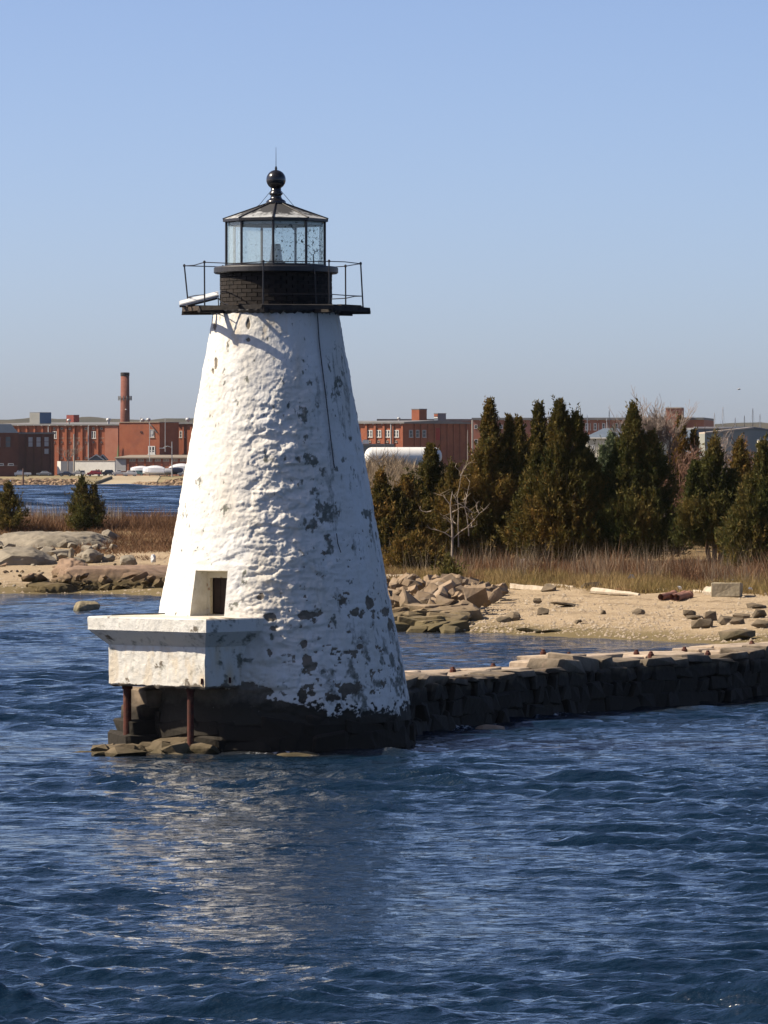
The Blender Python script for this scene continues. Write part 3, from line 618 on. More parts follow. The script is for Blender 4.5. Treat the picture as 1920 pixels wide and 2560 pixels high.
def gallery():
    WOOD = mat('decayed_timber', (.035, .027, .022), (.10, .075, .055), 5, .9, bump=.01, bscale=18, stretch=(1, 1, 3), c3=(.16, .07, .035), c3scale=7, c3lo=.62)
    DECK = mat('tarred_timber', (.018, .016, .015), (.05, .042, .036), 6, .85, bump=.008, bscale=20)
    A0 = rad(-7); N = 8; zd = 9.965; rr = random.Random(6)
    P = [A0 + 2 * math.pi * q / N for q in range(N)]
    Z3 = Vector((0, 0, 1))
    for q in range(N):      # outer beams between the posts, the skeleton of a lost floor
        a = pol(2.10, P[q], zd - .06 + rr.uniform(-.02, .02)); b_ = pol(2.10, P[(q + 1) % N], zd - .06 + rr.uniform(-.02, .02)); e = (b_ - a).normalized(); o_ = e.cross(Z3)
        mb = MB(); mb.box((a + b_) / 2, ((b_ - a).length + .06, .11, .10), (e, o_, Z3), jit=.012); mb.build('ring_beam', WOOD if q in (5, 6) else DECK, LIGHT)
        c = pol(1.40, P[q], zd - .115); d = pol(2.16, P[q], zd - .115); e = (d - c).normalized()
        mb = MB(); mb.box((c + d) / 2, ((d - c).length, .09, .10), (e, e.cross(Z3), Z3), jit=.01); mb.build('joist', DECK if q not in (5, 6) else WOOD, LIGHT)
    # the few planks that are left
    for q, f0, f1, r0, r1 in ((6, .55, .62, 1.45, 2.12), (6, .30, .36, 1.45, 2.2), (5, .15, .3, 1.5, 2.15), (1, .2, .75, 1.90, 2.05), (1, .15, .85, 1.72, 1.87), (7, .6, .66, 1.46, 2.1), (2, .2, .8, 1.8, 2.0), (3, .2, .8, 1.8, 2.02), (4, .2, .8, 1.9, 2.0)):
        t0 = P[q] + (P[(q + 1) % N] - P[q]) % (2 * math.pi) * f0; t1 = P[q] + (P[(q + 1) % N] - P[q]) % (2 * math.pi) * f1
        mb = MB(); v = [pol(r0, t0, zd - .012), pol(r1, t0, zd - .012), pol(r1, t1, zd - .012), pol(r0, t1, zd - .012)]
        mb.add(v + [p + Z3 * .035 for p in v], [(3, 2, 1, 0), (4, 5, 6, 7), (0, 1, 5, 4), (1, 2, 6, 5), (2, 3, 7, 6), (3, 0, 4, 7)]); mb.build('plank', WOOD, LIGHT)
    lean = {6: Vector((-.11, 0, .0)), 2: Vector((-.06, 0, 0)), 5: Vector((-.03, 0, 0))}
    tops = []; mids = []
    for q in range(N):
        b_ = pol(2.0, P[q], zd - .12); t_ = pol(2.0, P[q], 10.93 + rr.uniform(-.02, .02)) + lean.get(q, Vector((rr.uniform(-.02, .02), 0, 0)))
        mb = MB(); mb.tube([b_, t_ + Z3 * .02], .017, 8); po = mb.build('rail_post', IRON, LIGHT); tops.append(t_); mids.append(b_.lerp(t_, .33))
        kb = MB(); kb.lathe(t_, [(.028, t_.z - .02), (.03, t_.z + .02), (.012, t_.z + .04)], 8); kb.build('post_knob', IRON, po)
    for q in range(N):
        for pts in (tops, mids):
            a, b_ = pts[q], pts[(q + 1) % N]; m_ = (a + b_) / 2 + Vector((rr.uniform(-.02, .02), 0, rr.uniform(-.035, .02)))
            if q == 7 and pts is mids: continue
            mb = MB(); mb.tube([a, m_, b_], .011, 6); mb.build('rail', IRON, LIGHT)
    # solar panel lying on the gallery's left side
    s = thing('solar_panel', pol(1.75, rad(-92), 10.03), 'pale tilted solar panel resting on the gallery beside the black brick drum', 'solar panel')
    a = at(449, 769, 114); b_ = at(547, 744, 114); e = (b_ - a).normalized(); a.z += .06; b_.z += .06; w_ = Vector((.15, -1, -.22)); w_ = (w_ - e * w_.dot(e)).normalized(); nrm = e.cross(w_).normalized()
    if nrm.z < 0: nrm = -nrm
    mb = MB(); mb.box((a + b_) / 2 + nrm * .02, ((b_ - a).length, .42, .05), (e, w_, nrm)); mb.build('panel_frame', mat('panel_aluminium', (.62, .63, .64), rough=.4, metal=.3), s)
    mb = MB(); mb.box((a + b_) / 2 + nrm * .05, ((b_ - a).length - .06, .36, .012), (e, w_, nrm)); mb.build('cell_sheet', mat('glare_cells', (.62, .63, .64), (.55, .56, .57), 8, .6), s)  # pale glare on the cells put into their colour
    mb = MB(); mb.box((a + b_) / 2 - nrm * .03 + e * .05, ((b_ - a).length - .2, .36, .045), (e, w_, nrm)); mb.build('backing', BLACK, s)
    mb = MB(); p = b_ + Vector((-.02, 0, -.02)); mb.tube([p, Vector((p.x + .02, p.y, 9.97))], .012, 6); mb.build('strut', IRON, s)
    # broken cable looping off the panel
    mb = MB(); mb.tube([b_ + Vector((0, -.05, -.08)), pol(1.30, rad(-75), 10.10), pol(1.32, rad(-60), 10.02), pol(1.5, rad(-45), 9.99)], .010, 6); mb.build('lead_cable', IRON, s)
gallery()

def landing():
    U = Vector((-.766, .643, 0)); V_ = Vector((.643, .766, 0)); Nn = Vector((at(515, 1548, 109.8).x, 109.8, 0)); Z3 = Vector((0, 0, 1))
    def pp(u, v, z): return Nn + U * u + V_ * v + Z3 * z
    CON = masonry_nodes('painted_concrete', (.60, .59, .55))
    # shaped as rings from the slab's top down to the block's underside: (inset, z)
    prof = [(.03, 3.0), (0, 2.975), (0, 2.705), (.33, 2.37), (.335, 2.36), (.335, 1.50), (.37, 1.45)]
    LU, LV = 3.56, 4.0; nu = 90; nv = 60
    segs = []
    for (i0, z0), (i1, z1) in zip(prof[:-1], prof[1:]):
        k = max(1, int(math.hypot(i1 - i0, z1 - z0) / .03))
        segs += [(i0 + (i1 - i0) * q / k, z0 + (z1 - z0) * q / k) for q in range(k)]
    segs.append(prof[-1])
    per = [(LU * (1 - q / nu), 0.0, 0) for q in range(nu)] + [(0.0, LV * q / nv, 1) for q in range(nv)] + [(LU * q / nu, LV, 2) for q in range(nu)] + [(LU, LV * (1 - q / nv), 3) for q in range(nv)]
    np_ = len(per); V = []
    for i, z in segs:
        for u, v, s_ in per:
            uu = i + u * (LU - 2 * i) / LU; vv = i + v * (LV - i) / LV
            V.append(pp(uu, vv, z)[:])
    V = np.array(V); ns = len(segs)
    V += (.010 * fbm(V * 3, 3, 2) + .006 * fbm(V * 11, 3, 5))[:, None] * np.array([1, 1, .4])
    bot = (V[:, 2] < 1.55); V[bot, 2] += (.05 * fbm(V[bot] * 5, 3, 9))
    Fc = gridfaces(np_, ns, True)
    c_top = np.array([pp(LU / 2, LV / 2, 3.0)[:]]); c_bot = np.array([pp(LU / 2, LV / 2, 1.45)[:]])
    n0 = len(V); V = np.concatenate([V, c_top, c_bot])
    tt = [(q, n0, (q + 1) % np_, (q + 1) % np_) for q in range(np_)]
    Fq = Fc.tolist()
    me = MB(); me.v = [tuple(q) for q in V]; me.f = [tuple(q) for q in Fq] + [((q + 1) % np_, q, n0) for q in range(np_)] + [((ns - 1) * np_ + q, (ns - 1) * np_ + (q + 1) % np_, n0 + 1) for q in range(np_)]
    o = me.build('landing', CON, LIGHT, smooth=False)
    X, Y, Z = V.T; n1 = fbm(V * 2.6, 5, 31, .6); n2 = fbm(V * np.array([5, 5, 1.6]), 4, 33, .6)
    right = sstep(0, .4, (V - np.array(Nn[:])) @ np.array(V_[:]) - ((V - np.array(Nn[:])) @ np.array(U[:])) * 1.0)
    n3 = fbm(V * np.array([9, 9, 6]), 5, 35, .65)
    mold = np.clip(.35 * sstep(.02, .35, n3 + .5 * n1) + .8 * sstep(.12, .45, n1) * (.35 + .5 * right) + .45 * sstep(.0, .4, n2) * ((Z < 2.7) & (Z > 2.37)) + .6 * right * sstep(.05, .3, n1) * sstep(1.5, 2.2, Z - 2 * 0) * .8, 0, .8)
    peel = np.clip(sstep(.34, .42, n1 + .2 * sstep(1.75, 1.5, Z)) * .7 + .9 * sstep(1.53, 1.47, Z + .04 * n2), 0, 1)
    D2 = np.exp(-((V - np.array(pp(.42, .33, 1.5)[:])) ** 2 * np.array([60, 60, 12])).sum(1)) + np.exp(-((V - np.array(pp(.33, 1.15, 1.6)[:])) ** 2 * np.array([60, 60, 8])).sum(1)) + .7 * np.exp(-((V - np.array(pp(.33, .75, 2.2)[:])) ** 2 * np.array([90, 90, 7])).sum(1))
    och = np.clip(.9 * D2 + .4 * sstep(0, .4, n2) * (Z < 2.36) + .5 * (Z > 2.985) * sstep(-.3, .3, n1), 0, .8)
    for nm, d in (('mold', mold), ('peel', peel), ('ochre', och)):
        a = o.data.attributes.new(nm, 'FLOAT', 'POINT'); a.data.foreach_set('value', d.astype(np.float32))
    tag(o, 'white concrete landing with overhanging ledge on rusty pipes')
    for (u, v, r_, zb) in ((1.02, .62, .075, -.4), (3.02, .72, .092, -.4)):
        mb = MB(); c = pp(u, v, 0); mb.tube([c + Z3 * zb, c + Z3 * .5, c + Z3 * 1.48], [r_ * .95, r_, r_], 14); mb.build('pile', RUST, o)
        mb = MB(); mb.lathe(c, [(r_ * 1.3, 1.36), (r_ * 1.35, 1.40), (r_ * 1.2, 1.46)], 14); mb.build('pile_collar', RUST, o)
    for (u, v) in ((.42, .33), (.33, 1.15)):    # stubs of reinforcing iron bleeding rust
        mb = MB(); c = pp(u, v, 1.62); mb.box(c, (.05, .05, .12), None, jit=.01); mb.build('iron_stub', RUST, o)
    mb = MB(); mb.tube([pp(3.3, .5, 3.02), pp(3.1, 1.0, 3.03), pp(3.25, 1.5, 3.02), pp(2.9, 1.9, 3.03), pp(3.1, 2.4, 3.02)], .015, 6)
    tag(mb.build('loose_cord', mat('grey_cord', (.06, .07, .07)), None, org=pp(3.3, .5, 3.0)), 'thin dark cord lying along the far edge of the concrete landing', 'cord')
landing()

STONE = mat('sea_stone', (.30, .215, .15), (.44, .33, .24), 2.2, .88, bump=.03, bscale=7, rand=.22, c3=(.20, .15, .11), c3scale=5)
def tide(m, z0, z1, dark=(.022, .019, .013)):
    n = m.node_tree.nodes; l = m.node_tree.links; b = n['Principled BSDF']; src = b.inputs['Base Color'].links[0].from_socket
    geo = n.new('ShaderNodeNewGeometry'); sx = n.new('ShaderNodeSeparateXYZ'); l.new(geo.outputs['Position'], sx.inputs[0]); t = n.new('ShaderNodeTexNoise'); t.inputs['Scale'].default_value = 2.5; t.inputs['Detail'].default_value = 6; l.new(geo.outputs['Position'], t.inputs['Vector'])
    ad = n.new('ShaderNodeMath'); ad.operation = 'MULTIPLY_ADD'; ad.inputs[1].default_value = .6; l.new(t.outputs[0], ad.inputs[0]); l.new(sx.outputs[2], ad.inputs[2])
    mr = n.new('ShaderNodeMapRange'); mr.inputs[1].default_value = z0 + .3; mr.inputs[2].default_value = z1 + .3; l.new(ad.outputs[0], mr.inputs[0])
    mx = n.new('ShaderNodeMix'); mx.data_type = 'RGBA'; l.new(mr.outputs[0], mx.inputs[0]); mx.inputs[6].default_value = (*dark, 1); l.new(src, mx.inputs[7]); l.new(mx.outputs[2], b.inputs['Base Color'])
    return m
WALLST = tide(mat('breakwater_stone', (.19, .15, .105), (.30, .24, .175), 1.8, .9, bump=.04, bscale=6, rand=.25, c3=(.40, .29, .21), c3scale=1.2), .95, 1.50, (.024, .020, .015))  # algae on the low stones, plus the front face's shade put into the colour
BASEST = tide(mat('foundation_stone', (.20, .15, .10), (.33, .25, .17), 2.4, .9, bump=.03, bscale=6, rand=.25), .75, 1.6, (.020, .016, .011))
def block_mesh(seed, jit=.26, bev=.30):
    rr = random.Random(seed); pts = []
    for sx in (-1, 1):
        for sy in (-1, 1):
            for sz in (-1, 1):
                j = [rr.uniform(-jit, jit) for _ in range(3)]
                for k in range(3):
                    p = [sx * .5 + j[0] * .5, sy * .5 + j[1] * .5, sz * .5 + j[2] * .5]
                    for q in range(3):
                        if q != k: p[q] -= math.copysign(bev * rr.uniform(.5, 1.3) * .5, p[q])
                    pts.append(p)
    mb = MB(); mb.hull(pts); return mb.mesh('block')
BLOCKS = [block_mesh(k, .20, .20) for k in range(12)]; SLABS = [block_mesh(k + 60, .14, .10) for k in range(8)]
def rock_mesh(seed, flat=1.0, n=16):
    rr = random.Random(seed); pts = []
    for _ in range(n):
        v = Vector((rr.gauss(0, 1), rr.gauss(0, 1), rr.gauss(0, 1))).normalized() * rr.uniform(.42, .56); m = max(abs(q) for q in v); v = v * (.5 / m * .45 + .55); v.z *= flat; pts.append(v)
    mb = MB(); mb.hull(pts); return mb.mesh('rock')
ROCKS = [rock_mesh(k + 40, n=12 + k % 7) for k in range(14)]
def inst(name, me, m, parent, loc, scale, rot):
    o = bpy.data.objects.new(name, me); col.objects.link(o)
    if parent is not None: o.parent = parent; o.location = Vector(loc) - root_loc(parent)
    else: o.location = loc
    if not len(me.materials): me.materials.append(m)
    if me.materials[0] is not m:
        o.material_slots[0].link = 'OBJECT'; o.material_slots[0].material = m
    o.scale = scale; o.rotation_euler = rot
    return o
def foundation():
    core = MB(); core.lathe(AX, [(2.92, -1.2), (2.88, 1.0), (2.85, 1.02)], 48); fo = core.build('foundation', BASEST, LIGHT)
    rr = random.Random(4); z = -.5
    for c, hgt in enumerate((.46, .40, .30)):
        t = -2.2
        while t < 2.2:
            L = rr.uniform(.35, .95); ph = t + L / 2 / 3.1
            r_ = 2.84 - .03 * c + rr.uniform(-.05, .05) - (.0 if c < 3 else .06)
            inst('foundation_stone', rr.choice(BLOCKS), BASEST, fo, pol(r_, ph, z + hgt / 2 + rr.uniform(-.07, .07)), (L * 1.5, .55, hgt * rr.uniform(1.1, 1.6)), (rr.uniform(-.2, .2), rr.uniform(-.2, .2), ph + rr.uniform(-.12, .12)))
            t += L / 3.1
        z += hgt
    # buttress of lighter masonry under the landing's far end
    for k, (dx, dz, sx, sz) in enumerate(((-3.12, .05, .95, .6), (-3.05, .45, .75, .5), (-2.98, .82, .66, .45), (-2.86, 1.16, .58, .42), (-2.75, -.1, 1.4, .5))):
        inst('foundation_stone', BLOCKS[k], BASEST, fo, (TX + dx, TY - 1.35 + .1 * k, dz), (sx, 1.1, sz), (0, rr.uniform(-.1, .1), .5))
foundation()
ROCKY = tide(mat('outcrop_rock', (.12, .088, .052), (.20, .15, .095), 1.3, .9, bump=.05, bscale=4, c3=(.13, .10, .07), c3scale=3), -.05, .40, (.05, .04, .018))
def boulder(name, c, size, seed, m, label, cat='rock', rot=0.0, amp=.16, p=3.2, strata=0.0, n=26, group=None, parent=None):
    g = np.linspace(-1, 1, n); A, B = np.meshgrid(g, g); A = A.ravel(); B = B.ravel(); o1 = np.ones_like(A)
    V = np.concatenate([np.stack(q, -1) for q in ((A, B, o1), (B, A, -o1), (o1, A, B), (-o1, B, A), (B, o1, A), (A, -o1, B))])
    V = V / (np.sum(np.abs(V) ** p, axis=1) ** (1 / p))[:, None]
    nrm = V / np.linalg.norm(V, axis=1)[:, None]
    S = np.array(size) / 2; W = V * S
    rq = np.random.default_rng(seed)
    for _ in range(15):                     # split faces: planes cut the lump
        nd = rq.normal(size=3) * np.array([1, 1, .8]) / S; nd /= np.linalg.norm(nd); ext = np.max(W @ nd); h_ = ext * rq.uniform(.72, .96); W = W - np.clip(W @ nd - h_, 0, None)[:, None] * nd
    q0 = fbm(W * np.array([.9, .9, 2.2]) + seed * 7.1, 5, seed, .55) * 4; q0 = (np.floor(q0) + sstep(.3, .9, q0 - np.floor(q0))) / 4
    d = amp * q0 + amp * .35 * fbm(W * 4 + seed, 4, seed + 1)
    if strata: WS = np.stack([W[:, 0] * 2.3 + W[:, 2] * .9, W[:, 1] * 1.6, W[:, 2] * .45], -1); q1 = fbm(WS + seed, 4, seed + 2, .6) * 4; q1 = (np.floor(q1) + sstep(.2, .95, q1 - np.floor(q1))) / 4; d += 1.3 * strata * q1 * (np.abs(nrm[:, 2]) < .6)
    W = W + nrm * d[:, None]
    ca, sa = math.cos(rot), math.sin(rot); W = np.stack([W[:, 0] * ca - W[:, 1] * sa + c[0], W[:, 0] * sa + W[:, 1] * ca + c[1], W[:, 2] + c[2]], -1)
    Fc = np.concatenate([gridfaces(n, n) + k * n * n for k in range(6)])
    V2, inv = np.unique(np.round(W, 4), axis=0, return_inverse=True); Fc = inv.reshape(-1)[Fc]
    o = npmesh(name, V2, Fc, m, parent, smooth=False, org=c)
    if parent is None: tag(o, label, cat, group)
    return o
def rock_cluster(c, ext, n, s0, s1, seed, m, lab):
    t = thing('shore_rock', c, lab, 'rock'); rr = random.Random(seed)
    for k in range(n):
        a = rr.uniform(-1, 1); b_ = rr.uniform(-1, 1); e = 1 - .6 * (a * a + b_ * b_) / 2; s_ = rr.uniform(s0, s1)
        inst('rock_piece', rr.choice(ROCKS), m, t, (c[0] + a * ext[0], c[1] + b_ * ext[1] + a * .25, c[2] + ext[2] * e * rr.uniform(.3, 1) - s_ * .18), (s_ * rr.uniform(1, 1.9), s_ * rr.uniform(.8, 1.3), s_ * rr.uniform(.45, .8)), (rr.uniform(-.3, .3), rr.uniform(-.3, .3), rr.uniform(0, 6)))
rock_cluster((TX - 2.55, TY - 3.05, -.05), (1.25, .55, .30), 26, .35, .75, 3, ROCKY, 'brown wave washed rocks at the foot of the landing, around the rusty pipes')
rock_cluster((TX - 3.85, TY - 2.4, -.12), (.65, .4, .16), 9, .3, .6, 9, ROCKY, 'low tan rocks barely above water left of the landing pipes')
boulder('shore_rock', (-1.9, 110.25, -.10), (1.0, .6, .34), 14, ROCKY, 'small weedy rock awash in front of the dark lighthouse foundation', rot=.1, amp=.08)
boulder('shore_rock', (at(1226, 1822, 121).x, 120.7, -.02), (.75, .5, .30), 15, STONE, 'pale rock breaking the water along the breakwater wall', rot=.1, amp=.06)

CAPST = mat('capstone_granite', (.36, .28, .20), (.50, .40, .30), 1.5, .9, bump=.03, bscale=7, rand=.18, c3=(.2, .145, .11), c3scale=2.5)
def breakwater():
    bw = thing('breakwater', (1.0, 120.0, 0), 'dark rubble stone breakwater running from the lighthouse to the right edge', 'breakwater')
    # smooth path
    P = np.array(WALL); seg = np.hypot(*np.diff(P, axis=0).T); s = np.concatenate([[0], np.cumsum(seg)]); Ls = s[-1]
    def path(t):
        x = np.interp(t, s, P[:, 0]); y = np.interp(t, s, P[:, 1]); x2 = np.interp(t + .3, s, P[:, 0]) - np.interp(t - .3, s, P[:, 0]); y2 = np.interp(t + .3, s, P[:, 1]) - np.interp(t - .3, s, P[:, 1]); q = math.hypot(x2, y2)
        return Vector((float(x), float(y), 0)), Vector((x2 / q, y2 / q, 0))
    core = MB(); N = 40
    for k in range(N + 1):
        p, d = path(Ls * k / N); nl = Vector((-d.y, d.x, 0))
        for off, z in ((.25, -1.2), (.25, 1.12), (1.9, 1.12), (2.1, -1.2)): core.v.append(tuple(p + nl * off + Vector((0, 0, z))))
    for k in range(N):
        for c in range(4):
            a = 4 * k + c; b_ = 4 * k + (c + 1) % 4; core.f.append((a, b_, b_ + 4, a + 4))
    core.build('core', mat('wall_core', (.02, .018, .016), (.04, .033, .028), 3), bw)
    rr = random.Random(8); z = -.55
    def top(t): return 1.30 + .09 * math.sin(t * .55) + .05 * math.sin(t * 1.3 + 1) - .10 * math.exp(-((t - 12) / 1.8) ** 2) + .08 * math.exp(-((t - 18) / 4) ** 2)
    for c, hgt in enumerate((.48, .42, .38, .36, .34)):
        t = -.2 + rr.uniform(0, .5)
        while t < Ls:
            L = rr.uniform(.40, 1.05) if c < 4 else rr.uniform(.6, 1.4)
            if rr.random() < .18: L *= .6
            p, d = path(t + L / 2); nl = Vector((-d.y, d.x, 0)); hh = hgt
            zc = z + hgt / 2
            if c == 4: hh = top(t + L / 2) - z - rr.uniform(0, .06); zc = z + hh / 2
            inst('wall_stone', rr.choice(BLOCKS), WALLST, bw, p + nl * (.38 + rr.uniform(-.09, .09)) + Vector((0, 0, zc + rr.uniform(-.02, .02))), (L * 1.12, .95, hh * 1.16), (rr.uniform(-.12, .12), rr.uniform(-.10, .10), math.atan2(d.y, d.x) + rr.uniform(-.12, .12)))
            t += L
        z += hgt
    t = 0.0
    while t < Ls:       # capstones over the width
        off = .75; L = rr.uniform(.8, 1.7)
        while off < 1.5:
            w_ = rr.uniform(.6, 1.2); p, d = path(t + L / 2); nl = Vector((-d.y, d.x, 0)); hh = .5
            zt = top(t) + rr.uniform(-.02, .03)
            inst('capstone', rr.choice(SLABS), CAPST, bw, p + nl * (off + w_ / 2) + Vector((0, 0, zt - hh / 2)), (L * 1.10, w_ * 1.12, hh), (rr.uniform(-.02, .02), rr.uniform(-.02, .02), math.atan2(d.y, d.x) + rr.uniform(-.12, .12)))
            off += w_
        t += L
    for t, off in ((1.6, .9), (2.6, 1.3), (4.2, .8), (5.0, 2.3), (7.0, 1.2), (9.5, 1.3), (12.5, 1.5), (15.5, 1.6), (17.5, 2.2), (19.0, .6), (20.5, 1.9), (22.3, .7), (23.0, 1.8), (24.8, .7), (26, 1.4)):
        p, d = path(t); nl = Vector((-d.y, d.x, 0)); c = p + nl * off; zt = top(t) + .02
        mb = MB(); mb.lathe(c, [(.09, zt - .15), (.08, zt + .03), (.055, zt + .05), (.045, zt + .09), (.02, zt + .10)], 9); mb.build('iron_bolt', RUST, bw)
breakwater()
# ------------------------------------------------------------------ island: rubble, beach, outcrops, plants
RUB = tide(mat('rubble_granite', (.20, .14, .085), (.30, .22, .145), 1.1, .9, bump=.03, bscale=6, rand=.28, c3=(.26, .215, .17), c3scale=.7), .35, 1.1, (.10, .078, .036))
def rubble():
    rp = thing('rubble_heap', (at(1080, 1500, 200).x, 200, .6), 'heap of broken tan granite blocks sloping into the water right of the tower', 'rubble heap')
    rr = random.Random(21); k = 0
    out = []
    while k < 298:
        px = rr.uniform(900, 1262); f = rr.random()            # f: 0 water .. 1 crest
        if px > 1130 and f < (px - 1130) / 132 * .8: continue
        x0 = (px - 960) / F * 198; base = float(shore(np.array([x0]))[0])
        Y = base - 1.0 + f * 21; x = (px - 960) / F * Y
        g = max(gz(x, Y), -.1); lift = .95 * math.exp(-((f - .6) / .36) ** 2) * (1 if px < 1200 else .6)
        s_ = rr.uniform(.40, .95) * (1.1 if f < .4 else .62)
        z = g + lift * rr.uniform(.2, 1.0) + s_ * .08
        out.append((x, Y, z, s_, f)); k += 1
    for x, Y, z, s_, f in out:
        flat = rr.uniform(.35, .55) if f < .35 else rr.uniform(.45, .8)
        inst('granite_block', rr.choice(ROCKS + BLOCKS), RUB, rp, (x, Y, z), (s_ * rr.uniform(.9, 1.6), s_ * rr.uniform(.8, 1.4), s_ * flat), (rr.uniform(-.75, .75) * (f > .3) + rr.uniform(-.2, .2), rr.uniform(-.7, .7) * (f > .3) + rr.uniform(-.2, .2), rr.uniform(0, 6.3)))
rubble()
BEACHST = tide(mat('beach_stone', (.10, .078, .05), (.19, .145, .095), 2, .9, bump=.02, bscale=9, rand=.25), .1, .5, (.07, .06, .03))
def gpt(px, py, z=None):
    """the point of the island's ground seen at a photograph pixel"""
    lo, hi = 150.0, 330.0
    for Y in np.arange(165, 330, .25):
        x = (px - 960) / F * Y
        if H - (py - HY) / F * Y <= gz(x, Y): return Vector((x, Y, gz(x, Y)))
    return at(px, py, 200)
for px, py, w_, h_, fl, lab in (
        (1357, 1538, .62, .34, 1, 'dark pyramid shaped stone alone near the middle of the tan beach'), (1281, 1553, .75, .40, 1, 'dark stone with a flat neighbour close to the rubble heap'), (1265, 1556, .8, .25, 1, 'low brown stone touching the dark stone near the rubble heap'),
        (1344, 1507, .4, .25, 1, 'small black stone on the upper beach below the driftwood logs'), (1595, 1537, .6, .26, 1, 'flat brown stone in the middle of the empty beach'), (1508, 1538, .25, .2, 1, 'tiny stone left of the flat brown beach stone'),
        (1723, 1543, .55, .36, 1, 'upright dark stone with flat stone beside it on the right beach'), (1738, 1548, .8, .16, 1, 'flat dark stone leaning beside the upright one on right beach'),
        (1755, 1571, .9, .4, 1, 'broad greenish block near the waterline on the right'), (1842, 1597, 1.5, .42, 1, 'long pointed slab jutting up at the water edge on the right'), (1815, 1562, .7, .4, 1, 'tilted greenish slab in the cluster of stones on the right beach'),
        (1845, 1563, .7, .32, 1, 'blocky grey stone in the middle of the right beach cluster'), (1853, 1546, .75, .22, 1, 'long low reddish stone behind the right beach cluster'), (1898, 1546, .6, .36, 1, 'peaked dark stone near the right edge of the beach'),
        (1908, 1571, 1.0, .34, 1, 'wide flat topped stone cut by the right picture edge'), (1775, 1552, .6, .4, 1, 'small tan peaked stone between flat slab and stone cluster'), (1890, 1521, .9, .2, 1, 'low reddish stone high on the beach near right edge'),
        (1322, 1580, 1.1, .14, 1, 'flat wet slab at the pool edge, longer left one of two'), (1375, 1582, 1.2, .10, 1, 'thin wet slab at the pool edge, right one of two'), (1446, 1559, .4, .14, 1, 'small flat dark stone low on the middle beach'),
        (1415, 1513, 1.6, .12, 1, 'thin reddish slab lying flat below the driftwood log'), (1372, 1482, .75, .42, 1, 'rounded tan stone beside the end of a driftwood plank'), (1478, 1474, 1.1, .42, 1, 'large grey brown boulder at the grass edge between driftwood pieces')):
    p = gpt(px, py); sc_ = p.y / 200.0
    o = inst('beach_stone', R.choice(ROCKS), BEACHST, None, (p.x, p.y, p.z + h_ * .32), (w_ * .95, w_ * .7, h_ * 1.2), (R.uniform(-.15, .15), R.uniform(-.2, .2), R.uniform(-.4, .4)))
    tag(o, lab, 'stone', 'loose stones on the beach')
DRIFT = mat('driftwood', (.42, .35, .26), (.55, .48, .38), 4, .85, bump=.02, bscale=14, stretch=(.25, 1, 1), c3=(.30, .22, .14), c3scale=5)
def log(pa, pb, r0, r1, lab, square=False, m=DRIFT):
    a = gpt(*pa); b_ = gpt(*pb); a.z += r0 * .7; b_.z += r1 * .7; mb = MB(); pts = []; rs = []
    for k in range(6):
        f = k / 5; q = a.lerp(b_, f); q.z += R.uniform(-.02, .03); q.y += R.uniform(-.06, .06); pts.append(q); rs.append((r0 + (r1 - r0) * f) * R.uniform(.9, 1.1))
    mb.tube(pts, rs, 4 if square else 9); o = mb.build('driftwood_log', m, None, org=a); tag(o, lab, 'driftwood', 'driftwood along the high tide line')
log((965, 1441), (1085, 1436), .10, .07, 'upper of two long bleached poles lying across the rubble heap')
log((968, 1449), (1045, 1449), .15, .11, 'lower thicker bleached pole lying across the rubble heap')
log((1280, 1472), (1362, 1476), .14, .12, 'grey driftwood plank at left, beside the rounded tan stone', True)
log((1370, 1468), (1436, 1473), .10, .09, 'thin pale driftwood plank lying behind the grey one', True)
log((1483, 1484), (1598, 1490), .15, .06, 'tapering bleached tree trunk lying on the sand, thick end left')
log((1540, 1478), (1590, 1479), .08, .07, 'short reddish plank behind the tapering bleached trunk', True, mat('red_plank', (.28, .14, .08), (.2, .1, .06), 5))
log((1768, 1488), (1800, 1490), .20, .22, 'thick pale log end resting against the square timber block')
log((1735, 1481), (1770, 1484), .06, .05, 'thin stick left of the thick pale log end')
log((1640, 1478), (1668, 1479), .07, .06, 'short pale stick near the clay pipes on upper sand')
p = gpt(1818, 1494); mb = MB(); mb.box(p + Vector((0, .2, .28)), (1.15, .7, .56), (Vector((.98, -.2, 0)), Vector((.2, .98, 0)), Vector((0, 0, 1))), jit=.03)
tag(mb.build('timber_block', mat('grey_timber', (.30, .25, .16), (.42, .36, .25), 3, .9, bump=.02), None, org=p, bevel=.03), 'square weathered timber block on the upper sand near the right edge', 'timber block')
TERRA = mat('terracotta', (.27, .13, .09), (.36, .19, .135), 3, .85)
for (a, b_, r_, lab) in (((1652, 1502), (1686, 1486), .13, 'raised red clay pipe, leftmost of the three on the beach'), ((1680, 1502), (1712, 1492), .13, 'middle red clay pipe of the three on the beach'), ((1692, 1504), (1724, 1496), .14, 'front red clay pipe of the three on the beach')):
    A = gpt(*a); B = gpt(*b_); B.y = A.y + 1.0; B.x = (b_[0] - 960) / F * B.y; B.z = gz(B.x, B.y) + r_; A.z += r_; mb = MB(); d = (B - A)
    mb.tube([A, A + d * .86], r_, 14, cap=False); mb.tube([A + d * .86, A + d * .87, B], [r_, r_ * 1.25, r_ * 1.25], 14, cap=False); mb.tube([A, B], r_ * .8, 14, cap=False)
    tag(mb.build('clay_pipe', TERRA, None, org=A), lab, 'pipe', 'broken clay pipes on the beach')
LIT = mat('white_litter', (.62, .62, .61), (.48, .49, .5), 9, .5)
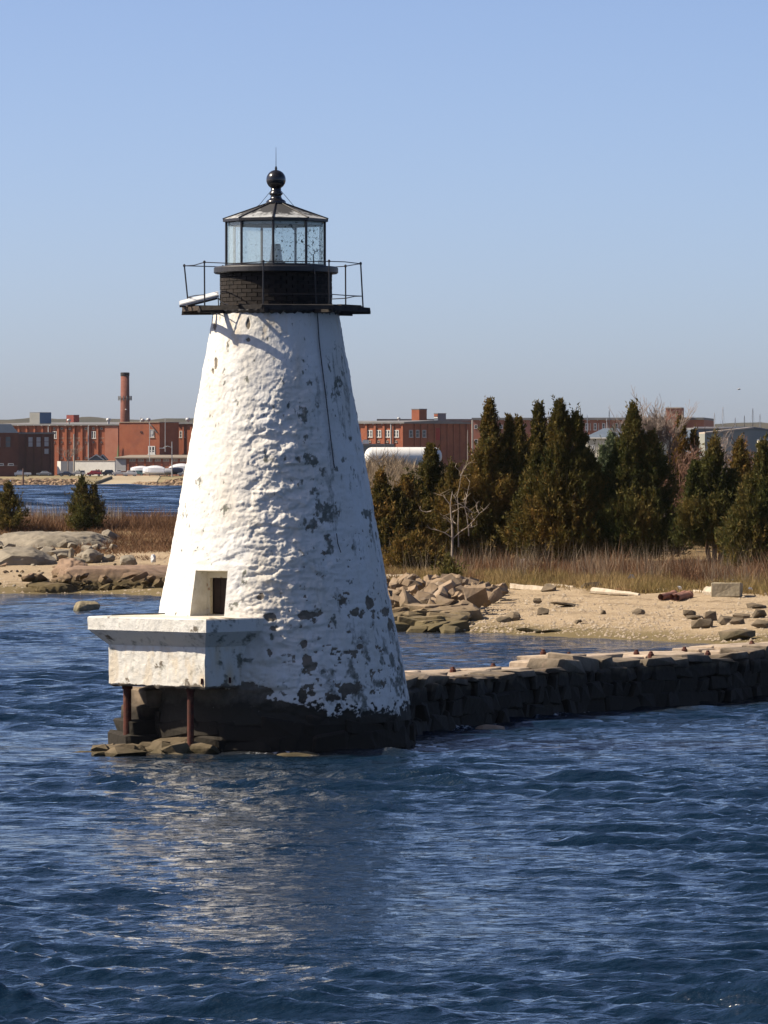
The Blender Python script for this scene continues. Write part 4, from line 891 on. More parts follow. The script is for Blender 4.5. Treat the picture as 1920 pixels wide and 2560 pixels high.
for px, py, s_, lab in ((1574, 1450, .34, 'crumpled white plastic sheet caught in the golden grass'), (1307, 1410, .30, 'small pale litter scrap in the brown brush under the cedars'), (1830, 1457, .2, 'tiny pale scrap in the grass above the timber block'), (1700, 1476, .22, 'small white scrap at the grass edge above the clay pipes'), (1874, 1478, .2, 'small white scrap on sand right of the timber block')):
    p = gpt(px, py + 6); p.y -= .5; mb = MB(); rr = random.Random(px); n = 7
    s_ *= .65; mb.hull([(p.x + rr.uniform(-s_, s_), p.y + rr.uniform(-s_, s_) * .6, p.z + .12 + rr.uniform(0, s_ * 1.3)) for _ in range(n)])
    tag(mb.build('litter', LIT, None, org=p), lab, 'litter')

# outcrops on the left part of the island
GREYR = mat('grey_ledge', (.19, .165, .125), (.29, .25, .19), .7, .9, bump=.05, bscale=3, c3=(.10, .085, .06), c3scale=1.6)
REDR = tide(mat('red_ledge', (.20, .13, .085), (.30, .205, .14), .9, .9, bump=.06, bscale=3, c3=(.13, .09, .06), c3scale=2), .45, 1.0, (.085, .062, .026))
def outc(px0, px1, pyt, pyb, Y, depth, seed, m, lab, **kw):
    a = at(px0, pyb, Y); b_ = at(px1, pyt, Y); w_ = b_.x - a.x; h_ = b_.z - a.z
    if kw.pop('dome', False): a.z -= h_ * .9; h_ *= 1.9
    boulder('rock_ledge', ((a.x + b_.x) / 2, Y + depth / 2 - .5, (a.z + b_.z) / 2 - .15), (w_ * 1.12, depth * 1.1, (h_ + .35) * 1.15), seed, m, lab, 'rock', **kw)
boulder('rock_ledge', ((at(292, 0, 252).x), 255.5, -.05), (5.9, 9.5, 2.55), 3, REDR, 'reddish flat topped rock ledge with dark fractured face beside the tower', 'rock', amp=.07, p=6, strata=.26, n=64)
boulder('rock_ledge', ((at(120, 0, 249).x), 250.2, -.15), (2.6, 4.0, 1.35), 5, REDR, 'low weedy ledge at the waterline left of the big red ledge', 'rock', amp=.08, p=4, strata=.2, n=40)
boulder('rock_ledge', ((at(75, 0, 249).x), 249.6, -.25), (1.6, 2.5, 1.0), 25, REDR, 'small dark weedy rock at the left end of the waterline ledges', 'rock', amp=.1, p=3, strata=.1, n=26)
outc(132, 215, 1404, 1440, 257, 3.5, 11, REDR, 'low rounded red rock behind the dark faced ledge', amp=.2, n=30)
outc(-70, 120, 1376, 1406, 276, 6, 7, GREYR, 'smooth grey rock hump at the left edge above the shell beach', amp=.14, n=34, p=2.2, dome=True)
outc(-40, 275, 1330, 1400, 293, 9, 8, GREYR, 'long pale grey bedrock ridge below the two lone cedars', amp=.2, n=44, p=2.2, dome=True)
outc(206, 252, 1378, 1395, 279, 2.2, 12, GREYR, 'grey sloping boulder at the right end of the bedrock ridge', amp=.12, p=2.4)
outc(252, 290, 1328, 1358, 299, 1.6, 13, GREYR, 'pale boulder half hidden in brown brush near the tower', amp=.1, p=2.4)
outc(300, 340, 1391, 1402, 272, 1.4, 16, GREYR, 'flat grey rock on the beach just left of the tower', amp=.1)
outc(172, 187, 1372, 1388, 276, .4, 17, GREYR, 'small grey upright rock in front of the grey boulder', amp=.05, p=2.4)
outc(378, 390, 1387, 1392, 268, .4, 18, LIT, 'little white rock at the brush edge close to the tower', amp=.04, p=2.4)
boulder('water_rock', (at(215, 1528, 218).x, 218.2, .02), (1.3, .8, .85), 19, tide(mat('wet_boulder', (.20, .165, .10), (.30, .25, .16), 3, .85, bump=.03), -.1, .25, (.05, .05, .03)), 'lone wedge shaped brown rock standing in the water left of the tower', rot=.15, amp=.08, p=2.6)
def scree():
    t = thing('scree', (-13.5, 255, .4), 'angular rock fragments strewn around the left ledges and beach', 'rubble'); rr = random.Random(77)
    def one(px, Y, z, s_, m): inst('rock_fragment', rr.choice(ROCKS), m, t, ((px - 960) / F * Y, Y, z), (s_ * rr.uniform(.9, 1.8), s_ * rr.uniform(.8, 1.3), s_ * rr.uniform(.4, .9)), (rr.uniform(-.5, .5), rr.uniform(-.5, .5), rr.uniform(0, 6.3)))
    for k in range(70):         # broken face of the red ledge
        one(rr.uniform(70, 420), 250.2 + rr.uniform(-.7, .5), rr.uniform(-.05, .85) * (1 if k % 3 else .5), rr.uniform(.25, .75), REDR)
    for k in range(60):
        px = rr.uniform(-20, 400); Y = rr.uniform(252, 276); one(px, Y, max(gz((px - 960) / F * Y, Y), 0) + .05, rr.uniform(.10, .40), GREYR if rr.random() < .5 else REDR)
    for k in range(50):
        px = rr.uniform(-20, 300); Y = rr.uniform(276, 303); one(px, Y, gz((px - 960) / F * Y, Y) + .1, rr.uniform(.2, .9), GREYR)
scree()
PEB = mat('shingle', (.22, .16, .105), (.48, .40, .30), 1.7, .9, lo=.3, hi=.7)
def shingle():
    V = []; Fc = []; r2 = np.random.default_rng(3); n = 4200; k = 0
    while k < n:
        if r2.random() < .68: X = r2.uniform(3, 19); d = abs(r2.normal(0, 9)) + .2
        else: X = r2.uniform(-26, -9); d = abs(r2.normal(0, 16)) + .4
        Y = float(shore(np.array([X]))[0]) + d; z = gz(X, Y); s_ = r2.uniform(.025, .085) * (1.5 if r2.random() < .08 else 1)
        b0 = len(V); a = r2.uniform(0, 6.28)
        for q in range(4): V.append((X + s_ * math.cos(a + q * 1.57) * r2.uniform(.7, 1.3), Y + s_ * math.sin(a + q * 1.57) * r2.uniform(.7, 1.3), z))
        V.append((X, Y, z + s_ * r2.uniform(.5, 1.1)))
        Fc += [(b0, b0 + 1, b0 + 4), (b0 + 1, b0 + 2, b0 + 4), (b0 + 2, b0 + 3, b0 + 4), (b0 + 3, b0, b0 + 4)]; k += 1
    o = npmesh('beach_shingle', V, Fc, PEB, smooth=False); tag(o, 'scattered shingle and shells over the tan beach', 'shingle', kind='stuff')
shingle()

# ---- plants
def leaf_mat(name, c0, c1, c2, trans=.25):
    m, n, l, b = _new(name); b.inputs['Roughness'].default_value = .85; b.inputs['Specular IOR Level'].default_value = .15
    a = n.new('ShaderNodeAttribute'); a.attribute_name = 'tint'; r_ = n.new('ShaderNodeValToRGB'); r_.color_ramp.elements[0].color = (*c0, 1); r_.color_ramp.elements[1].color = (*c2, 1); e = r_.color_ramp.elements.new(.5); e.color = (*c1, 1)
    l.new(a.outputs['Fac'], r_.inputs[0]); l.new(r_.outputs[0], b.inputs['Base Color'])
    t = n.new('ShaderNodeBsdfTranslucent'); l.new(r_.outputs[0], t.inputs[0]); mx = n.new('ShaderNodeMixShader'); mx.inputs[0].default_value = trans; l.new(b.outputs[0], mx.inputs[1]); l.new(t.outputs[0], mx.inputs[2]); l.new(mx.outputs[0], n['Material Output'].inputs[0])
    return m
CEDAR = leaf_mat('cedar_foliage', (.046, .050, .013), (.105, .080, .020), (.20, .115, .030), .3)
CEDARG = leaf_mat('cedar_green', (.036, .048, .013), (.078, .076, .021), (.15, .105, .03), .3)
PINE = leaf_mat('pine_green', (.045, .075, .035), (.085, .115, .055), (.13, .15, .08), .25)
BARK = mat('cedar_bark', (.085, .06, .045), (.14, .105, .08), 5, .95)
def blades(P, D, L, W, r2):
    """thin triangles at P along D; returns verts (n*3,3)"""
    n = len(P); D = D / np.linalg.norm(D, axis=1)[:, None]
    S = np.cross(D, r2.normal(size=(n, 3))); S /= np.linalg.norm(S, axis=1)[:, None] + 1e-9
    V = np.stack([P - S * W[:, None] / 2, P + S * W[:, None] / 2, P + D * L[:, None]], 1).reshape(-1, 3)
    return V
def cedar_mesh(seed, hgt, wid, spires, bare=.0, ns=950, tintb=0.0, open_=0.0):
    """a red cedar: sprays of scale leaves over a lobed spindle with several leaders; origin at the foot"""
    r2 = np.random.default_rng(seed); Vs = []; Ts = []
    for (ox, oy, hs, ws, share) in spires:
        n = int(ns * share)
        t = r2.beta(1.05, 1.25, n); ang = r2.uniform(0, 2 * math.pi, n)
        z = bare * hgt + t * (hs * hgt - bare * hgt)
        tt = (z / (hs * hgt))
        prof = np.interp(tt, [0, .08, .25, .5, .7, .85, .95, 1], [.85, 1, .98, .76, .46, .22, .08, .01]) * wid / 2 * ws
        lob = .74 + .72 * vnoise(np.stack([np.cos(ang) * 1.6 + 3 * seed, np.sin(ang) * 1.6, z * .95], -1), seed) + .26 * vnoise(np.stack([np.cos(ang) * 4, np.sin(ang) * 4, z * 2.1 + seed], -1), seed + 1)
        rr_ = prof * lob * (1 - .5 * r2.random(n) ** 2.4)
        C = np.stack([ox * wid + rr_ * np.cos(ang), oy * wid + rr_ * np.sin(ang), z], -1)
        out = np.stack([np.cos(ang), np.sin(ang), .9 + 1.3 * tt], -1); out /= np.linalg.norm(out, axis=1)[:, None]
        sl_ = (.25 + .95 * r2.random(n) ** 1.8) * (1 - .72 * tt)
        wh = r2.random(n) < .07; sl_ = np.where(wh, sl_ * 1.9 + .15, sl_); out[wh, 2] += .9; out /= np.linalg.norm(out, axis=1)[:, None]
        m = 17; sel = np.repeat(np.arange(n), m); f = r2.random(n * m)
        Pp = C[sel] + out[sel] * (sl_[sel] * f)[:, None] + r2.normal(size=(n * m, 3)) * (.13 * (1 - f * .75) * (1 - .4 * tt[sel]))[:, None]
        Dd = out[sel] + r2.normal(size=(n * m, 3)) * .55
        L = r2.uniform(.12, .28, n * m) * (1 - .35 * tt[sel]); W = r2.uniform(.05, .10, n * m)
        keep = r2.random(n * m) > open_
        Vs.append(blades(Pp, Dd, L, W, r2).reshape(-1, 3, 3)[keep].reshape(-1, 3))
        sp = .5 + .40 * vnoise(C * .9 + seed, seed + 5) + .16 * r2.normal(size=n) + tintb
        Ts.append(np.clip(sp[sel] + .08 * r2.normal(size=n * m), 0, 1)[keep])
    V = np.concatenate(Vs); T = np.concatenate(Ts); Fc = np.arange(len(V)).reshape(-1, 3)
    return V, Fc, T
def cedar(px, pyt, pyb, wpx, Y, seed, lab, spires, m=CEDAR, bare=0.03, tb=0.0, ns=None, open_=0.0, name='cedar_tree', cat='cedar', group='cedars on the island', vis=0):
    X = (px - 960) / F * Y; g = gz(X, Y); top = H - (pyt - HY) / F * Y; hgt = top - g; wid = 1.13 * wpx / F * Y
    t = thing(name, (X, Y, g), lab, cat, group)
    V, Fc, T = cedar_mesh(seed, hgt, wid, spires, bare, ns or int(220 * hgt * max(wid, 1.2) / 2.6), tb, open_)
    o = npmesh('crown', V + np.array([X, Y, g]), Fc, m, t, smooth=False, attrs={'tint': ('FACE', T)})
    mb = MB(); r2 = random.Random(seed); r0 = .035 * hgt * .5
    for (ox, oy, hs, ws, sh) in spires:
        mb.tube([(X + ox * wid * .2, Y + oy * wid * .2, g - .2), (X + ox * wid * .5, Y + oy * wid * .5, g + hs * hgt * .3), (X + ox * wid + .05, Y + oy * wid, g + hs * hgt * .65), (X + ox * wid, Y + oy * wid, g + hs * hgt * .97)], [r0 * 1.2, r0, r0 * .6, .012], 7)
    for k in range(int(10 * hgt / 4)):
        z = g + hgt * r2.uniform(.12, .8); a = r2.uniform(0, 6.28); L = wid * .42 * (1 - (z - g) / hgt * .7); mb.tube([(X, Y, z), (X + math.cos(a) * L * .5, Y + math.sin(a) * L * .5, z + L * .25), (X + math.cos(a) * L, Y + math.sin(a) * L, z + L * .8)], [.03, .02, .008], 4)
    mb.build('trunk', BARK, t)
    return t
S1 = [(0, 0, 1, 1, 1)]
cedar(952, 1186, 1372, 120, 232, 1, 'low cedar touching the tower edge, leftmost on the right bank', [(0, 0, 1, .9, .8), (.3, .1, .8, .8, .6)], tb=.05)
cedar(1012, 1200, 1375, 120, 234, 2, 'short rusty cedar left of the pale bare sapling', [(0, 0, 1, 1, .8), (-.3, 0, .85, .8, .5)], tb=.12)
cedar(1078, 1118, 1376, 150, 238, 3, 'medium broad cedar behind the pale sapling, below the brick mill', [(0, 0, 1, .8, .8), (.32, .1, .78, .8, .5), (-.30, 0, .72, .7, .4)], tb=-.08)
cedar(1132, 1168, 1378, 90, 236, 13, 'small rusty cedar squeezed between broad cedar and tall dense cedar', S1, tb=.14)
cedar(1238, 1006, 1392, 158, 236, 4, 'tall dense cedar with three peaks right of the bare sapling', [(-.08, 0, 1, .75, .8), (.20, .1, .90, .62, .5), (.33, -.05, .89, .5, .4), (-.2, 0, .6, .9, .5)], tb=.04)
cedar(1348, 1016, 1395, 120, 238, 5, 'slim cedar with a crooked feathery top, left of the widest cedar', [(0, 0, 1, .8, .9), (-.2, 0, .7, .7, .4)], tb=.02)
cedar(1412, 1011, 1402, 200, 230, 6, 'widest dark cedar with pointed twin tops in the middle of the bank', [(-.06, 0, 1, .8, .9), (.12, 0, .93, .72, .6), (-.32, .1, .72, .55, .4), (.28, 0, .66, .6, .4)], tb=-.12)
cedar(1530, 1086, 1390, 100, 244, 7, 'light green young pine behind and between two big cedars', [(0, 0, 1, 1, 1), (-.2, 0, .9, .6, .4)], PINE, tb=.1, name='pine_tree', cat='pine', group=None, open_=.25)
cedar(1604, 1021, 1396, 182, 230, 8, 'broad green brown cedar with leaning wispy tip before the bare tree', [(-.10, 0, 1, .72, .8), (.12, 0, .82, .9, .7), (-.28, 0, .74, .6, .4)], CEDARG, tb=-.02)
cedar(1700, 1048, 1392, 120, 250, 9, 'thin half dead cedar behind the tangled bare tree', [(0, 0, 1, .8, .6), (.25, 0, .9, .6, .3)], tb=.25, open_=.4)
cedar(1786, 1106, 1410, 160, 224, 10, 'bushy cedar with its bare lower trunk showing, near the right', [(0, 0, 1, .85, .8), (-.25, 0, .82, .7, .5), (.25, 0, .75, .7, .4)], CEDARG, bare=.17, tb=.05)
cedar(1850, 1108, 1420, 100, 228, 11, 'narrow yellowish cedar between the bushy cedar and the edge cedar', [(0, 0, 1, .9, 1)], tb=.12)
cedar(1906, 1112, 1430, 150, 219, 12, 'olive cedar reaching the ground at the right picture edge', [(0, 0, 1, .8, .8), (-.2, 0, .72, .8, .6), (.3, 0, .9, .7, .4)], CEDARG, tb=.05)
cedar(1985, 1078, 1430, 150, 226, 14, 'cedar mostly outside the picture beyond the right edge', [(0, 0, 1, .9, .9)], tb=.03)
cedar(214, 1198, 1318, 66, 308, 20, 'lone small cedar with forked top on the left, before the far water', [(-.12, 0, 1, .8, .7), (.28, 0, .86, .6, .4), (0, 0, .7, 1, .5)], CEDARG, tb=.08, ns=420)
cedar(20, 1214, 1325, 66, 308, 21, 'small cedar cut by the left picture edge', [(0, 0, 1, .9, .8), (-.3, 0, .8, .8, .4)], CEDARG, tb=.08, ns=420)
cedar(1123, 1400, 1438, 26, 213, 22, 'tiny evergreen shrub at the foot of the pale sapling', S1, CEDARG, ns=60, name='evergreen_shrub', cat='shrub', group=None)
cedar(1035, 1338, 1420, 90, 226, 23, 'low dark juniper mound between tower and sapling', [(0, 0, 1, 1, .6), (.3, 0, .8, 1, .5), (-.3, 0, .8, 1, .5)], tb=.02, ns=260, name='juniper_shrub', cat='shrub', group=None)
TWIGL = mat('pale_bark', (.28, .225, .165), (.38, .31, .24), 3, .9)
TWIGD = mat('grey_bark', (.17, .135, .115), (.25, .20, .17), 3, .9)
TWIGR = mat('russet_bark', (.20, .105, .065), (.15, .085, .06), 3, .9)
def branch(mb, p, d, L, r, depth, rr, spread=.55, up=.15, kids=(2, 3)):
    pts = [p]; rs = [r]; q = p.copy(); dd = d.copy(); n = 4
    for k in range(n):
        dd = (dd + Vector((rr.gauss(0, .16), rr.gauss(0, .16), rr.gauss(0, .10) + up * .3))).normalized(); q = q + dd * (L / n); pts.append(q.copy()); rs.append(max(.013, r * (1 - .5 * (k + 1) / n)))
    mb.tube(pts, rs, 5 if r > .03 else 3, cap=False)
    if depth <= 0: return
    for k in range(rr.randint(*kids) + (1 if depth > 1 else 0)):
        i = rr.randint(1, n); nd = (dd + Vector((rr.gauss(0, spread), rr.gauss(0, spread), rr.gauss(0, spread * .6) + up))).normalized()
        branch(mb, pts[i], nd, L * rr.uniform(.55, .8), rs[i] * .68, depth - 1, rr, spread, up, kids)
def bare_tree(px, pyb, pyt, Y, seed, m, lab, depth=4, r=.08, lean=0.0, mul=1, spread=.6, name='bare_tree', kids=(2, 3), trunkf=.34, xs=1.0):
    X = (px - 960) / F * Y; g = gz(X, Y) if Y < 400 else 3.0; hgt = H - (pyt - HY) / F * Y - g
    t = thing(name, (X, Y, g), lab, 'tree'); rr = random.Random(seed); mb = MB(); tr = MB(); p = Vector((X, Y, g - .1))
    tops = []
    pts = [p, p + Vector((lean * .3, 0, hgt * trunkf * .5)), p + Vector((lean * .5, 0, hgt * trunkf))]
    tr.tube(pts, [r, r * .85, r * .7], 8); tr.build('trunk', m, t)
    for k in range(mul):
        a = rr.uniform(0, 6.28); branch(mb, pts[2] if k else pts[2], Vector((math.cos(a) * .45 + lean * .2, math.sin(a) * .3, 1)).normalized(), hgt * .36, r * .7, depth, rr, spread, .18, kids)
    o = mb.build('crown', m, t)
    # scale the crown so that it ends at the wanted height
    zs = [v.co.z for v in o.data.vertices]; zt = max(zs); z0 = hgt * trunkf - .1; k = (hgt - z0) / (zt - z0)
    for v in o.data.vertices: v.co.z = z0 + (v.co.z - z0) * k; v.co.x *= xs
    return t
def sapling():
    Y = 214.0; X = (1128 - 960) / F * Y; g = gz(X, Y); t = thing('pale_sapling', (X, Y, g), 'pale leafless sapling with spreading branches before the dark cedars', 'tree')
    def q(px, py, dy=0.0): return at(px, py, Y + dy)
    tr = MB(); tr.tube([q(1129, 1412), q(1130, 1390), q(1131, 1345), q(1130, 1310), q(1127, 1285), q(1126, 1260), q(1129, 1240), q(1131, 1228)], [.055, .05, .045, .038, .034, .028, .02, .010], 8); tr.build('trunk', TWIGL, t)
    paths = [[(1131, 1347), (1150, 1330), (1168, 1318), (1185, 1300), (1198, 1284), (1210, 1275), (1225, 1258)], [(1131, 1345), (1112, 1332), (1095, 1326), (1076, 1322), (1068, 1312)], [(1168, 1319), (1180, 1318), (1193, 1312)], [(1198, 1285), (1192, 1272), (1191, 1258)],
             [(1127, 1308), (1118, 1298), (1108, 1290), (1102, 1286)], [(1140, 1310), (1136, 1306), (1130, 1305)], [(1146, 1368), (1146, 1340), (1145, 1310), (1146, 1280), (1145, 1258), (1143, 1240), (1149, 1215), (1152, 1190), (1148, 1177), (1138, 1167)], [(1152, 1190), (1160, 1175), (1168, 1162), (1172, 1158)],
             [(1172, 1340), (1171, 1320), (1167, 1290), (1162, 1270), (1155, 1262), (1146, 1260), (1128, 1264)], [(1162, 1268), (1166, 1245), (1170, 1225), (1175, 1205)], [(1165, 1268), (1175, 1276), (1185, 1283)], [(1145, 1258), (1138, 1246), (1136, 1238)], [(1126, 1262), (1116, 1250), (1108, 1240), (1100, 1236)],
             [(1078, 1278), (1066, 1280), (1056, 1278), (1050, 1272)], [(1130, 1280), (1140, 1276), (1148, 1270)], [(1162, 1262), (1160, 1250), (1168, 1240)], [(1185, 1300), (1176, 1296), (1170, 1290)]]
    rr = random.Random(4)
    for i, pa in enumerate(paths):
        mb = MB(); dy = rr.uniform(-.5, .5); pts = [q(a, b_, dy * k / len(pa)) for k, (a, b_) in enumerate(pa)]; mb.tube(pts, [.026 - .019 * k / (len(pa) - 1) for k in range(len(pa))], 6)
        for k in range(5):
            j = rr.randint(1, len(pts) - 1); d = Vector((rr.gauss(0, 1), rr.gauss(0, .8), rr.uniform(.1, 1.2))).normalized(); mb.tube([pts[j], pts[j] + d * rr.uniform(.2, .5)], [.010, .004], 3)
        mb.build('branch', TWIGL, t)
sapling()
bare_tree(1665, 1392, 962, 240, 5, TWIGD, 'tall tangled bare tree rising above the cedars near the brick stair tower', depth=4, r=.12, mul=6, spread=.34, trunkf=.45, kids=(3, 4), xs=.58)
bare_tree(1690, 1392, 1095, 239, 6, TWIGR, 'reddish brown bare thorny tree in front of the tall bare tree', depth=5, r=.07, mul=4, spread=.6, trunkf=.2)
bare_tree(1815, 1420, 1060, 262, 9, TWIGD, 'thin bare tree behind the cedars at far right', depth=4, r=.06, mul=2, spread=.5)
bare_tree(1850, 1420, 1080, 260, 19, TWIGR, 'slender reddish bare tree beside the thin bare one', depth=4, r=.05, mul=2, spread=.5)

def grass(name, n, region, hfun, wid, m, seed, lab, cat='grass', spread=.35, tintf=None, bend=.0):
    r2 = np.random.default_rng(seed); X, Y = region(r2, n); n = len(X); Z = ground(X, Y)
    D = np.stack([r2.normal(size=n) * spread + bend, r2.normal(size=n) * spread, np.ones(n)], -1); L = hfun(X, Y, r2)
    V = blades(np.stack([X, Y, Z - .03], -1), D, L, np.full(n, wid) * r2.uniform(.6, 1.4, n), r2); T = np.clip((tintf(X, Y, r2) if tintf else r2.random(n)), 0, 1)
    o = npmesh(name, V, np.arange(len(V)).reshape(-1, 3), m, smooth=False, attrs={'tint': ('FACE', T)}); tag(o, lab, cat, kind='stuff'); return o
GOLD = leaf_mat('dry_grass', (.15, .125, .04), (.26, .18, .075), (.36, .26, .125), .3)
RUSS = leaf_mat('russet_brush', (.085, .045, .024), (.16, .085, .045), (.24, .145, .08), .2)
GREYB = leaf_mat('grey_brush', (.16, .12, .08), (.24, .185, .125), (.31, .25, .175), .2)
def reg_right(d0, d1, x0=-2, x1=24, jit=3.0):
    def f(r2, n):
        X = r2.uniform(x0, x1, n); d = r2.uniform(d0, d1, n) + jit * fbm(np.stack([X * .5, X * 0, X * 0], -1), 3, 4); return X, shore(X) + d
    return f
nz = lambda X, Y, s, k=.45: fbm(np.stack([X * k, Y * k * .6, X * 0], -1), 3, s)
def clumps(x0, x1, d0, d1, m, sz):
    def f(r2, n):
        cx = r2.uniform(x0, x1, m); cd = r2.uniform(d0, d1, m); i = r2.integers(0, m, n); X = cx[i] + r2.normal(size=n) * sz; return X, shore(X) + cd[i] + r2.normal(size=n) * sz
    return f
grass('dry_grass', 26000, clumps(-2, 24, 22, 33, 420, .42), lambda X, Y, r2: r2.uniform(.2, .55, len(X)) * (1 + .7 * nz(X, Y, 3)), .035, GOLD, 1, 'golden dry grass along the top of the beach', spread=.6, tintf=lambda X, Y, r2: .5 + .45 * nz(X, Y, 9) + .2 * r2.normal(size=len(X)))
grass('russet_brush', 52000, reg_right(27, 46), lambda X, Y, r2: r2.uniform(.15, .8, len(X)) * (.35 + 2.1 * np.clip(nz(X, Y, 5, .55) + .25, 0, 1)), .034, RUSS, 2, 'reddish brown dead brush under the cedars', 'brush', spread=.8, tintf=lambda X, Y, r2: .45 + .5 * nz(X, Y, 8) + .22 * r2.normal(size=len(X)))
grass('tall_weeds', 2600, clumps(-1, 22, 29, 44, 90, .35), lambda X, Y, r2: r2.uniform(.7, 1.7, len(X)), .020, GREYB, 6, 'tall pale weed stalks standing among the brush', 'weeds', spread=.22)
def reg_left(d0, d1, x0=-40, x1=-6):
    def f(r2, n): X = r2.uniform(x0, x1, n); return X, shore(np.minimum(X, -14)) + r2.uniform(d0, d1, n)
    return f
grass('red_brush', 60000, reg_left(60, 92), lambda X, Y, r2: r2.uniform(.35, 1.05, len(X)) * (.8 + .9 * np.clip(nz(X, Y, 15) + .25, 0, 1)), .040, RUSS, 3, 'dense russet bushes behind the rocks at left', 'brush', spread=.7, tintf=lambda X, Y, r2: .5 + .55 * nz(X, Y, 18) + .2 * r2.normal(size=len(X)))
grass('left_grass', 16000, reg_left(40, 64, -18, -6), lambda X, Y, r2: r2.uniform(.15, .55, len(X)), .04, RUSS, 4, 'brown grass on the slope left of the tower', spread=.8, tintf=lambda X, Y, r2: .55 + .5 * nz(X, Y, 28) + .25 * r2.normal(size=len(X)))
grass('ledge_tufts', 9000, lambda r2, n: ((lambda X: (X, 247 + r2.uniform(34, 66, n)))(r2.uniform(-26, -12, n))), lambda X, Y, r2: r2.uniform(.1, .45, len(X)) * (nz(X, Y, 61, .7) > .05), .04, RUSS, 14, 'brown grass tufts between the grey ledges at left', spread=.8)
grass('reed_stalks', 900, reg_left(70, 90, -24, -17), lambda X, Y, r2: r2.uniform(1.0, 1.9, len(X)), .04, GREYB, 7, 'pale dead reed stalks above the russet bushes at left', 'reeds', spread=.1)
def thicket():
    r2 = np.random.default_rng(12); n = 46000; X = r2.uniform(-7, 7, n); Y = r2.uniform(262, 292, n); g = ground(X, Y)
    topz = 6.5 - .012 * (X + .3) ** 2 * 6 - (Y - 276) ** 2 * .008 + .8 * nz(X, Y, 31, .5); h_ = np.clip(topz - g, .5, 9); f = r2.random(n) ** .6
    P = np.stack([X, Y, g + h_ * f], -1); D = np.stack([r2.normal(size=n) * .7, r2.normal(size=n) * .7, np.ones(n)], -1)
    V = blades(P, D, r2.uniform(.4, 1.1, n), r2.uniform(.02, .05, n), r2); T = np.clip(.45 + .4 * nz(X, Y, 33) + .25 * r2.normal(size=n), 0, 1)
    o = npmesh('leafless_thicket', V, np.arange(len(V)).reshape(-1, 3), GREYB, smooth=False, attrs={'tint': ('FACE', T)}); tag(o, 'greyish brown leafless thicket between the tower and the cedars', 'thicket', kind='stuff')
thicket()
def backdrop_brush():
    r2 = np.random.default_rng(17); n = 40000; X = r2.uniform(3, 24, n); Y = r2.uniform(244, 280, n); g = ground(X, Y); h_ = 2.2 + 1.3 * nz(X, Y, 41, .4); f = r2.random(n) ** .7
    P = np.stack([X, Y, g + h_ * f], -1); D = np.stack([r2.normal(size=n) * .7, r2.normal(size=n) * .7, np.ones(n)], -1)
    V = blades(P, D, r2.uniform(.4, 1.0, n), r2.uniform(.03, .06, n), r2); T = np.clip(.4 + .4 * nz(X, Y, 43) + .25 * r2.normal(size=n), 0, 1)
    o = npmesh('undergrowth', V, np.arange(len(V)).reshape(-1, 3), RUSS, smooth=False, attrs={'tint': ('FACE', T)}); tag(o, 'dark tangled undergrowth behind the cedar row', 'undergrowth', kind='stuff')
backdrop_brush()
# ------------------------------------------------------------------ far shore: mills, sheds, vehicles, masts
def fz(x, y): return float(fground(np.array([x]), np.array([y]))[0])
BRICK = mat('mill_brick', (.27, .080, .040), (.33, .108, .053), .5, .9, c3=(.22, .075, .045), c3scale=.15)
BRICKD = mat('dark_brick', (.10, .030, .022), (.14, .045, .03), .4, .9)
BRICKP = mat('pale_brick', (.33, .13, .085), (.38, .165, .11), .4, .9)
SLATE = mat('grey_roofing', (.16, .16, .165), (.22, .215, .21), .3, .8)
BLUEROOF = mat('blue_grey_roof', (.10, .13, .17), (.13, .16, .20), .3, .6)
WHITE = mat('white_trim', (.68, .67, .63), (.6, .59, .56), 1.0, .7)
GLASS = mat('dark_window_glass', (.03, .035, .045), (.05, .055, .065), 1, .15, spec=.6)
BOARD = mat('boarded_window', (.36, .37, .40), (.45, .46, .48), .5, .7)
GALV = mat('galvanised', (.5, .5, .49), (.4, .4, .4), .7, .5, metal=.3)
CREAMW = mat('cream_siding', (.60, .55, .42), (.66, .61, .48), .4, .8)
POLE = mat('grey_pole_wood', (.30, .27, .235), (.38, .345, .30), .5, .9)
Z3 = Vector((0, 0, 1))
class Fac:
    """a facade line: starts at photograph column px0 at distance Y0; ang > 0 turns its right end towards the camera"""
    def __init__(s, px0, Y0, ang):
        a = math.radians(ang); s.P = Vector(((px0 - 960) / F * Y0, Y0, 0)); s.d = Vector((math.cos(a), -math.sin(a), 0)); s.n = Vector((-math.sin(a), -math.cos(a), 0))
    def u(s, px): k = (px - 960) / F; return (k * s.P.y - s.P.x) / (s.d.x - k * s.d.y)
    def pt(s, px, py, out=0.0):
        q = s.P + s.d * s.u(px); z = H - (py - HY) / F * q.y; return Vector((q.x, q.y, z)) + s.n * out
    def box(s, mb, px0, py0, px1, py1, o0, o1):
        a = s.pt(px0, py1); b = s.pt(px1, py0); w_ = s.u(px1) - s.u(px0); h_ = b.z - a.z
        c = (a + b) / 2 + s.n * ((o0 + o1) / 2); mb.box(c, (abs(w_), abs(o1 - o0), abs(h_)), (s.d, s.n, Z3))
def fbox(fc, name, m, parent, *a):
    mb = MB(); fc.box(mb, *a); return mb.build(name, m, parent)
